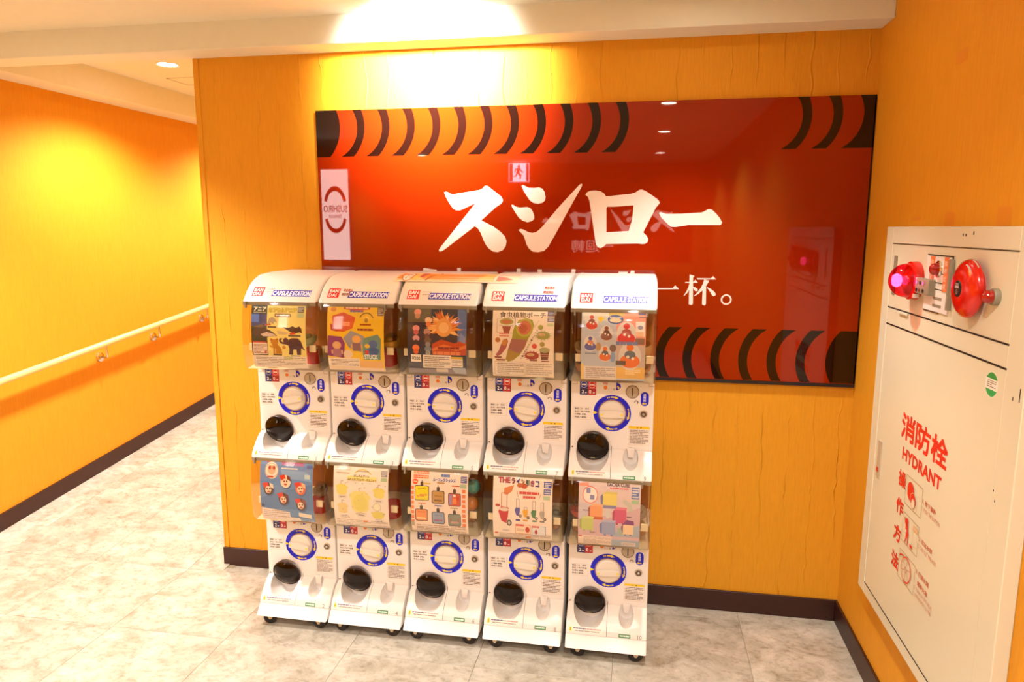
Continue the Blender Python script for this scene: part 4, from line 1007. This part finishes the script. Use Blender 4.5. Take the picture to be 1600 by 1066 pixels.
PL = ['poster of toy animals on yellow with a dark green column', 'yellow poster of coloured polygons with peg dolls', 'poster with an orange burst on dark blue', 'white poster of pitcher plant pouches', 'pale blue poster of round desserts',
      'blue poster of round red and white masks', 'white poster of fluffy yellow pouches', 'white poster of square coloured key tags', 'white poster of a red line marker cart', 'pink and blue poster of coloured cubes']
for i, f in enumerate((poster_1, poster_2, poster_3, poster_4, poster_5, poster_6, poster_7, poster_8, poster_9, poster_10)):
    p = Poster(6e-6); f(p)
    root, D = MACH[i]
    o = p.build('poster', M['print'], on_profile(PPROF), root, D, cuts=[z for y, z in PPROF] + [.5, .48, .44], base=4e-4)
    o['label'] = PL[i]
    # the sheet itself, with thickness
    m = MB(); bm = bmesh.new(); rows = [(y, z) for y, z in PPROF if .362 <= z <= .592]
    zs = [.590] + [z for y, z in PPROF if .362 < z < .59] + [.362]
    prev = None
    for z in zs:
        y, k = interp(PPROF, z); n = Vector((0, -1, k)).normalized(); q = []
        for x in (.040, .248):
            for d in (.0002, -.0001): q.append(bm.verts.new(Vector((x, y, z)) + n * d))
        if prev:
            a, b = prev, q
            for i0, i1 in ((0, 2), (2, 3), (3, 1), (1, 0)): bm.faces.new((a[i0], a[i1], b[i1], b[i0]))
        prev = q
    m.add(bm); m.build('poster_sheet', M['ceiling'], o)

# ------------------------------------------------------------------ toy capsules seen beside the posters
CAPS = [(-1.197, -.315, 1.098, 'b8c8a0', 'pale green toy capsule right of the animal poster in the top left machine', .032),
        (-0.877, -.315, 1.096, 'd8a030', 'yellow toy capsule right of the yellow poster in the second top machine', .030),
        (-0.184, -.325, 1.100, 'd8b890', 'clear toy capsule left of the round dessert poster', .030),
        (0.018, -.325, 1.098, 'c8a078', 'clear toy capsule right of the round dessert poster', .030),
        (-1.176, -.315, .516, '9a7a60', 'brown toy capsule right of the blue mask poster', .030),
        (-0.576, -.315, .566, '58b0a8', 'teal toy capsule right of the square key tag poster', .026),
        (-0.583, -.315, .500, 'e08838', 'orange toy capsule below the teal one beside the key tag poster', .026),
        (-0.784, -.325, .505, 'd89070', 'salmon toy capsule left of the square key tag poster', .028),
        (-0.272, -.325, .490, '8a8478', 'grey toy capsule right of the line marker cart poster', .028),
        (-0.190, -.325, .512, 'd8502c', 'red toy capsule left of the coloured cube poster', .030),
        (0.020, -.325, .520, 'b8aca0', 'pale grey toy capsule right of the coloured cube poster', .030)]
for i, (x, y, z, c, lab, r) in enumerate(list(CAPS)):
    if i in (0, 1, 4, 5): continue          # these rest on the red drum or on another capsule
    zt = (ZUP if z > .8 else ZLO) + .370; r2c = (z - r - zt) / 2 - .001
    nm = lab.split(' toy capsule')[0]; rest = lab.split(' toy capsule')[1].replace(' below the teal one beside', ' beside').strip()
    CAPS.append((x, y, zt + r2c + .0004, 'c08a50', 'amber toy capsule under the ' + nm + ' one ' + ' '.join(rest.split()[:9]), r2c))
M['capclear'] = clear_mat('capsule_shell', 'f2ece0', 0.05)
random.seed(3)
for x, y, z, c, lab, r in CAPS:
    t = thing('toy_capsule', lab, 'capsule', (x, y, z - r), group='toy capsules inside the machines')
    m = mat('capsule_' + c, c, .3)
    q = Vector((random.uniform(-.5, .5), random.uniform(-.6, .2), 1)).normalized()
    hs = [(r * math.cos(PI / 2 * k / 8), -r * math.sin(PI / 2 * k / 8)) for k in range(9)]
    MB().lathe([(0, .002)] + [(r * 1.02, .002)] + hs, (0, 0, r), q, 24).build('shell_base', m, t, smooth=True)
    MB().lathe([(a, -d) for a, d in hs], (0, 0, r), q, 24).build('shell_lid', M['capclear'] if r > .027 else m, t, smooth=True)
    MB().lathe([(0, r * .5), (r * .4, r * .42), (r * .5, .1 * r), (0, .004)], (0, 0, r), q, 12).build('prize', m, t, smooth=True)

# ------------------------------------------------------------------ printed card lying over the machine tops
cd = thing('printed_card', 'orange and white printed card lying on top of the middle machines', 'card', (-0.63, -0.26, 1.331))
CP = [(y - .0004, z + .0022 + ZUP) for y, z in HEAD[1:6]] ; CP[0] = (-.215, CP[0][1])
CP = CP[:-1] + [(-0.324, CP[-1][1] + .0012)]
def card_pt(u, s):
    L = [0]
    for a, b in zip(CP, CP[1:]): L.append(L[-1] + math.hypot(b[0] - a[0], b[1] - a[1]))
    d = s * L[-1]
    for i in range(len(CP) - 1):
        if d <= L[i + 1] + 1e-9:
            k = (d - L[i]) / (L[i + 1] - L[i]); y = CP[i][0] + k * (CP[i + 1][0] - CP[i][0]); z = CP[i][1] + k * (CP[i + 1][1] - CP[i][1])
            ty, tz = CP[i + 1][0] - CP[i][0], CP[i + 1][1] - CP[i][1]
            return (u, y, z), Vector((0, tz, -ty)).normalized()
    return (u, CP[-1][0], CP[-1][1]), Vector((0, -.4, .9)).normalized()
cdp = Print(2e-5)
out = [(-.852, 0), (-.425, 0), (-.412, .12), (-.408, .5), (-.414, .88), (-.430, 1), (-.862, 1)]
cdp.poly(out, 'f0e2c8'); cdp.poly([(-.848, .08), (-.50, .08), (-.50, .9), (-.852, .9)], 'f09000'); cdp.poly([(-.50, .08), (-.505, .9), (-.56, .9), (-.53, .08)], 'f4b840')
cdp.ell(-.817, .5, .021, .48, '7a3a24'); cdp.ell(-.817, .5, .018, .44, 'f6e8dc'); cdp.rect(-.822, .3, -.819, .8, '5a3a30'); cdp.rect(-.828, .3, -.807, .38, '5a3a30'); cdp.poly([(-.792, .05), (-.752, .05), (-.762, .8), (-.796, .9)], 'f0d070'); cdp.poly([(-.775, .05), (-.75, .05), (-.758, .7), (-.772, .7)], 'b0503c')
cdp.poly([(-.722, .35), (-.718, .4), (-.742, .92), (-.748, .9)], '7a3020'); cdp.rect(-.71, .06, -.70, .2, '8a5030')
cdp.poly([(-.49, .45), (-.43, .8), (-.49, .92)], 'e07060'); cdp.poly([(-.49, .2), (-.415, .12), (-.42, .28), (-.49, .36)], 'e89a8a'); cdp.rect(-.66, .90, -.44, .93, 'e0b060')
cdp.build('card_print', M['print'], card_pt, cd, (0.63, 0.26, -1.331), cuts=[.15, .3, .45, .6, .7, .8, .9], base=3e-4)
bm = bmesh.new(); prev = None
for s in [k / 12 for k in range(13)]:
    q = []
    for u in (-.853 - .009 * s, -.412):
        for d in (.0002, -.0006):
            P, n = card_pt(u, s); q.append(bm.verts.new(Vector(P) + n * d))
    if prev:
        for i0, i1 in ((0, 2), (2, 3), (3, 1), (1, 0)): bm.faces.new((prev[i0], prev[i1], q[i1], q[i0]))
    prev = q
m = MB(); m.add(bm); m.build('card_sheet', M['ceiling'], cd, (0.63, 0.26, -1.331))

# ------------------------------------------------------------------ fire hydrant cabinet on the right wall
FX = XR - .032                       # face of the cabinet
CB = thing('hydrant_cabinet', 'tall cream hydrant cabinet with red bell and red lettering on right wall', 'cabinet', (XR, -0.77, 0.31))
CO = (-XR, 0.77, -0.31)
CY0, CY1, CZ0, CZ1 = -0.324, -1.205, 0.318, 1.504
# frame with two openings
f = MB()
f.box(FX, XR, -.382, CY0, CZ0, CZ1, .002, 1); f.box(FX, XR, CY1, -1.126, CZ0, CZ1, .002, 1)
f.box(FX + .0005, XR, -1.126, -.382, 1.455, CZ1, .001, 1); f.box(FX + .0005, XR, -1.126, -.382, 1.213, 1.261, .001, 1); f.box(FX + .0005, XR, -1.126, -.382, CZ0, .355, .001, 1)
f.box(FX + .012, XR, -1.13, -.38, CZ0 + .02, CZ1 - .02)
f.build('frame', M['cabinet'], CB, CO)
MB().box(FX + .010, FX + .013, -1.127, -.381, .354, .3558).box(FX + .010, FX + .013, -1.127, -.381, 1.2095, 1.2135).box(FX + .010, FX + .013, -1.127, -.381, 1.260, 1.2645).build('door_gap', M['dark'], CB, CO)
MB().box(FX + .001, FX + .011, -1.1245, -.3835, 1.2635, 1.4535, .001, 1).build('top_door', M['cabinet'], CB, CO)
MB().box(FX + .001, FX + .011, -1.1245, -.3835, .3565, 1.2095, .001, 1).build('lower_door', M['cabinet'], CB, CO)
# dark joint lines
for d, za, zb in ((.0004, 1.2600, 1.2638), (.0004, 1.2092, 1.2132), (-.0001, 1.4532, 1.4548), (-.0001, .3545, .3558)):
    MB().box(FX + d, FX + .002, -1.125, -.383, za, zb).build('joint', M['dark'], CB, CO)
def lp(y0, z0, prof, name, m, par=CB, seg=36):
    o = CO if par is CB else (0, 0, 0)
    return MB().lathe(prof, (FX + .001, y0, z0), (-1, 0, 0), seg).build(name, m, par, o, smooth=True)
# black slot plate left, latch on the lower door
MB().box(FX - .001, FX + .002, -.4345, -.4095, 1.302, 1.4185).build('slot_plate', M['grey'], CB, CO)
lt = MB().box(FX - .002, FX + .002, -.439, -.410, .729, .8465, .001, 1).build('latch', M['steel'], CB, CO); lt['label'] = 'brushed metal latch'
MB().box(FX - .0028, FX, -.430, -.413, .746, .760, .0005, 1).build('red_tag', M['red'], lt)
MB().box(FX - .006, FX, -.56, -.49, 1.253, 1.2605, .002, 2).build('pull_lip', M['cabinet'], CB, CO)
# strobe lamp
SY, SZ = -.598, 1.357
sb = lp(SY, SZ, [(.0, .0), (.0525, .0), (.0535, .004), (.0525, .020), (.048, .022), (0, .022)], 'strobe_base', M['bell'])
sb['label'] = 'red round base of the flashing lamp'
prof = [(.0475, .022), (.0470, .028)] + [(.0470 * math.cos(a), .028 + .044 * math.sin(a)) for a in [PI / 2 * k / 12 for k in range(1, 13)]]
ls = lp(SY, SZ, prof, 'strobe_lens', M['lens']); ls['label'] = 'glowing magenta red lens'
lp(SY, SZ, [(0, .040), (.015, .043), (.0195, .052), (.015, .061), (0, .064)], 'strobe_bulb', M['flash'], ls, 20)
lp(SY, SZ, [(0, .023), (.040, .023), (.030, .030), (.012, .037), (0, .038)], 'reflector', M['lensdark'], ls, 24)
MB().box(FX - .020, FX - .006, SY - .0555, SY - .049, SZ - .012, SZ + .012).box(FX - .020, FX - .006, SY - .044, SY - .034, SZ - .044, SZ - .033).build('strobe_tag', M['plastic'], sb)
bx = MB().box(FX - .020, FX, -.735, -.648, 1.327, 1.368, .002, 1).build('terminal_strip', M['grey'], CB, CO)
for k in range(3):
    for q in range(2): MB().lathe([(0, .002), (.005, .002), (.005, 0)], (FX - .020, -.66 - k * .022, 1.337 + q * .02), (-1, 0, 0), 10).build('terminal', M['chrome'] if (k + q) % 2 else M['dark'], bx)
# call panel window
w = MB()
w.box(FX - .0012, FX + .002, -.819, -.664, 1.430, 1.4325); w.box(FX - .0012, FX + .002, -.8205, -.818, 1.34, 1.4325); w.box(FX - .0012, FX + .002, -.665, -.663, 1.284, 1.337); w.box(FX - .0012, FX + .002, -.76, -.664, 1.2835, 1.2855)
w.build('window_edge', M['dark'], CB, CO)
cp = MB().box(FX - .003, FX + .002, -.8175, -.666, 1.287, 1.4285, .001, 1).build('call_panel', M['plastic'], CB, CO)
MB().box(FX - .0045, FX - .002, -.720, -.6945, 1.342, 1.4285).build('orange_band', M['orange'], cp); MB().box(FX - .0045, FX - .002, -.805, -.781, 1.342, 1.4285).build('orange_band', M['orange'], cp)
tp = Print()
for i, ch in enumerate('強押此處'): tp.text(ch, .699, 1.406 - i * .019, .016, .014, 'f6d8c0', .01); tp.text(ch, .785, 1.406 - i * .019, .016, .014, 'f6d8c0', .01)
tp.build('band_print', M['print'], lambda u, v: ((FX - .0045, -u, v), (-1, 0, 0)), cp)
for z in (1.322, 1.303): MB().box(FX - .0036, FX - .002, -.782, -.727, z - .004, z + .004, .001, 1).build('vent_slot', M['grey'], cp)
for z in (1.385, 1.362, 1.345): MB().box(FX - .0034, FX - .002, -.780, -.722, z - .0012, z + .0012).build('panel_line', M['dark'], cp)
lr = lp(-.750, 1.397, [(0, 0), (.0215, 0), (.0215, .008), (.019, .010), (0, .010)], 'lamp_ring', M['chrome'])
lp(-.750, 1.397, [(.0155, .010)] + [(.0155 * math.cos(a), .014 + .014 * math.sin(a)) for a in [PI / 2 * k / 8 for k in range(9)]], 'small_lens', M['lensdark'], lr, 24)
# bell
BY, BZ = -.955, 1.364
bl = lp(BY, BZ, [(0, 0), (.045, 0), (.045, .009), (.0615, .0105), (.0665, .0135), (.0675, .018), (.064, .026), (.054, .033), (.040, .0375), (.026, .039), (0, .0395)], 'alarm_bell', M['bell'], CB, 64)
bl['label'] = 'round red alarm bell'
lp(BY, BZ, [(0, .041), (.0175, .0408), (.0195, .0395), (.0195, .038)], 'bell_badge', M['dark'], bl, 32)
bp = Print(); U, V = -BY, BZ
bp.ell(U, V, .0165, .0165, '2a1410'); bp.rect(U - .009, V + .001, U + .009, V + .007, 'c8b8b0'); bp.bars(U - .008, V + .008, U + .008, V + .013, 1, 'b8a8a0', .6, 3); bp.ring(U, V - .007, .0055, .0043, 'b8a8a0', 20); bp.rect(U - .0007, V - .012, U + .0007, V - .002, 'b8a8a0')
bp.build('badge_print', M['print'], lambda u, v: ((FX - .0402, -u, v), (-1, 0, 0)), bl)
# label wrapped on the upper right of the bell's rim
bm = bmesh.new(); ra = []
for k in range(9):
    a = math.radians(48 + 30 * k / 8)
    for r, d in ((.0682, .0182), (.0555, .0330)):
        ra.append(bm.verts.new((FX + .001 - d, BY - r * math.cos(a), BZ + r * math.sin(a))))
for k in range(8): bm.faces.new((ra[2 * k], ra[2 * k + 1], ra[2 * k + 3], ra[2 * k + 2]))
bmesh.ops.solidify(bm, geom=bm.faces[:], thickness=.0006)
m = MB(); m.add(bm); m.build('bell_label', M['plastic'], bl)
# bell bracket left of it
MB().box(FX - .010, FX, -.832, -.822, 1.30, 1.425, .001, 1).build('bell_bracket', M['grey'], CB, CO)
# second indicator
ir = lp(-1.054, 1.355, [(0, 0), (.0185, 0), (.0185, .010), (.017, .012), (0, .012)], 'lamp_ring', M['grey'])
lp(-1.054, 1.355, [(.0145, .012), (.0145, .017)] + [(.0145 * math.cos(a), .017 + .015 * math.sin(a)) for a in [PI / 2 * k / 8 for k in range(9)]], 'small_lens', M['lensdark'], ir, 24)
# red print on the lower door ; u runs to the right as read
dp = Print(2e-5); RD = 'd8201c'
fd = lambda u, v: ((FX + .001, -u, v), (-1, 0, 0))
for i, ch in enumerate('消防栓'): dp.text(ch, .582 + i * .1065, .908, .101, .075, RD, .03)
dp.text('HYDRANT', .608, .8500, .268, .036, RD, .045)
for ch, v in zip('操作方法', (.754, .692, .600, .545)): pass
for i, ch in enumerate('操作方法'): dp.text(ch, .5965, .7695 - i * .0815, .056, .048, RD, .03)
LN = 'b08a5a'
for z0, z1 in ((.737, .819), (.628, .711), (.518, .600)): dp.frame(.656, z0, .773, z1, .0014, LN)
for i, (zt, a, b) in enumerate(((.795, '1. 按下警鈴', '1. PUSH THE BUTTON'), (.690, '2. 拉出水帶', '2. TAKE OUT FIRE HOSE'), (.599, '3. 打開水閥', None))):
    dp.text(a, .779, zt - .013, .085, .0135, 'c8583c', .012)
    if b: dp.text(b, .780, zt - .032, .113, .011, 'd0806a', .0)
dp.text('瞄準火點', .796, .559, .066, .0135, 'c8583c', .012); dp.text('3. TURN ON THE VALVE', .779, .541, .117, .0095, 'd0806a', .0); dp.text('AIMING SPOT TO FIRE', .785, .524, .107, .0095, 'd0806a', .0)
# pictograms : finger on a button
dp.ell(.695, .786, .024, .022, RD, -.5); dp.poly([(.672, .786), (.715, .792), (.728, .770), (.690, .756), (.674, .768)], RD); dp.ring(.716, .765, .021, .0195, 'f0dcc0', 26, 20, 200); dp.ring(.718, .762, .018, .013, RD, 26, -20, 210); dp.ell(.718, .757, .0125, .0125, 'ecd8bc'); dp.ring(.718, .754, .013, .012, RD, 26)
dp.line([(.742, .737), (.745, .760)], .001, LN)
# running figure with a hose
dp.ell(.690, .694, .0095, .0095, RD); dp.poly([(.684, .682), (.698, .684), (.706, .664), (.698, .660), (.690, .672), (.684, .668)], RD); dp.line([(.672, .700), (.686, .680), (.702, .684)], .005, RD); dp.poly([(.688, .664), (.708, .664), (.706, .650), (.690, .652)], RD)
dp.line([(.692, .654), (.690, .640), (.684, .632)], .005, RD); dp.line([(.704, .652), (.706, .640), (.704, .630)], .005, RD); dp.rect(.722, .634, .740, .642, RD); dp.frame(.736, .648, .768, .702, .0012, 'd8b088'); dp.rect(.737, .690, .767, .701, 'e0b890')
# hose reel wheel
dp.ring(.712, .560, .037, .0335, RD, 44, -110, 130); dp.ring(.712, .560, .037, .0352, RD, 44, 130, 250); dp.ring(.712, .560, .0335, .0325, 'd08a70', 44)
for k in range(6):
    a = PI * k / 3 + .3; dp.line([(.712 + .006 * math.cos(a), .560 + .006 * math.sin(a)), (.712 + .032 * math.cos(a), .560 + .032 * math.sin(a))], .0024, 'd89a80')
dp.ring(.712, .560, .0085, .006, 'd08a70', 18); dp.line([(.660, .583), (.676, .590), (.690, .592)], .004, RD); dp.line([(.656, .575), (.672, .586)], .001, LN)
dp.build('door_print', M['print'], fd, CB, CO)
# oval green and white sticker
sp = Print(2e-5)
sp.ell(1.0705, 1.167, .0285, .0275, 'f2ece0', 0, 32)
sp.ell(1.0705, 1.167, .0275, .0265, '3a9a48', 0, 20, 28, 152); sp.ell(1.0705, 1.167, .0275, .0265, '2ea85a', 0, 20, 205, 335)
sp.bars(1.052, 1.160, 1.090, 1.177, 4, '6a6458', .4, 4)
so = sp.build('sticker', M['print'], fd, CB, CO); so['label'] = 'round green and white inspection sticker'
# rust stains on the right edge, small chips
ch = MB()
for y, z, h in ((-.915, 1.489, .004), (-.860, 1.484, .003), (-.875, 1.484, .003), (-1.165, 1.158, .004), (-1.19, 1.17, .014), (-1.14, .93, .003), (-1.13, .95, .002)):
    ch.box(FX - .0004, FX + .001, y - .0016, y + .0016, z - h, z + h)
o = ch.build('paint_chip', M['dark'], CB, CO); o['kind'] = 'stuff'

# ------------------------------------------------------------------ what the red glass mirrors: signs behind the viewer
es = thing('exit_sign', 'lit exit sign with running figure mirrored in the red glass', 'exit sign', (-1.46, -5.9, 2.0))
MB().box(-.135, .135, -.02, .02, 0.03, .27, .004, 1).build('housing', M['plastic'], es)
MB().box(-.122, .122, .0202, .022, .042, .258).build('glow_face', M['exit'], es)
xp = Print(1e-4); XC = '4a3a78'
xp.rect(-.118, .046, -.075, .254, 'c890c0'); xp.rect(.085, .046, .118, .254, 'c890c0')
xp.ell(-.002, .222, .017, .017, XC); xp.poly([(-.03, .20), (.012, .205), (.035, .165), (.055, .16), (.055, .15), (.03, .15), (.01, .18), (.005, .15), (.03, .12), (.02, .07), (.005, .07), (.008, .112), (-.02, .135), (-.035, .10), (-.07, .10), (-.07, .112), (-.045, .114), (-.028, .16), (-.024, .185), (-.04, .18), (-.045, .15), (-.057, .15), (-.052, .19)], XC)
xp.build('runner_print', M['print'], lambda u, v: ((u, .022, v), (0, 1, 0)), es)
MB().box(-.004, .004, -.004, .004, .268, .272).build('hanger', M['steel'], es)
ps = thing('projecting_sign', 'white projecting sign with added glow and red arcs mirrored at the red glass edge', 'sign', (-2.74, -3.5, 1.2))
MB().box(-.327, -.13, -.015, .015, .70, .73).box(-.135, .135, -.03, .03, 0, .82, .004, 1).build('housing', M['plastic'], ps)
MB().box(-.128, .128, .0302, .032, .006, .814).build('glow_face', M['glowwhite'], ps)  # unlit white sign: its face glows in place of lamplight from above
q = Print(1e-4)
q.ring(0, .50, .108, .080, 'a00804', 32, 12, 168, 1.55); q.ring(0, .405, .105, .078, 'a00804', 32, 192, 348, 1.5)
# lettering reads correctly to someone facing the sign, so u runs against x
fq = lambda u, v: ((-u, .032, v), (0, 1, 0))
q.text('SUSHIRO', -.115, .435, .230, .062, '8c0c08', .012); q.text('TAIWAN', -.062, .380, .124, .034, '8c0c08', .008)
q.build('sign_print', M['print'], fq, ps)
gs = thing('name_sign', 'dark red name sign with lit letters mirrored faintly in the red glass', 'sign', (-0.35, -6.2, 1.1))
MB().box(-.85, .95, 0, .02, 0, .78).build('panel', M['signred'], gs)
for poly, x0 in ((SU, .55), (D1, .22), (D2, .22), (D3, .22)): pass
lt = Print(1e-4)
def shift(P, x, s, zc): return [((a - x) * s, (b - zc) * s) for a, b in P]
for P, xc, U in ((SU, -.645, -.60), (D1, -.36, -.12), (D2, -.36, -.12), (D3, -.36, -.12), (CH, .175, .75)):
    lt.poly([(U + a, .48 + b) for a, b in shift(P, xc, 1.05, 1.53)], WH)
lt.poly([[(.39 + a, .48 + b) for a, b in shift(RO, -.07, 1.05, 1.53)], [(.39 + a, .48 + b) for a, b in shift(RI, -.07, 1.05, 1.53)]], WH)
lt.text('一迴轉', -.02, .10, .52, .15, WH, .0)
o = lt.build('letters', M['litletter'], lambda u, v: ((-u, .022, v), (0, 1, 0)), gs)
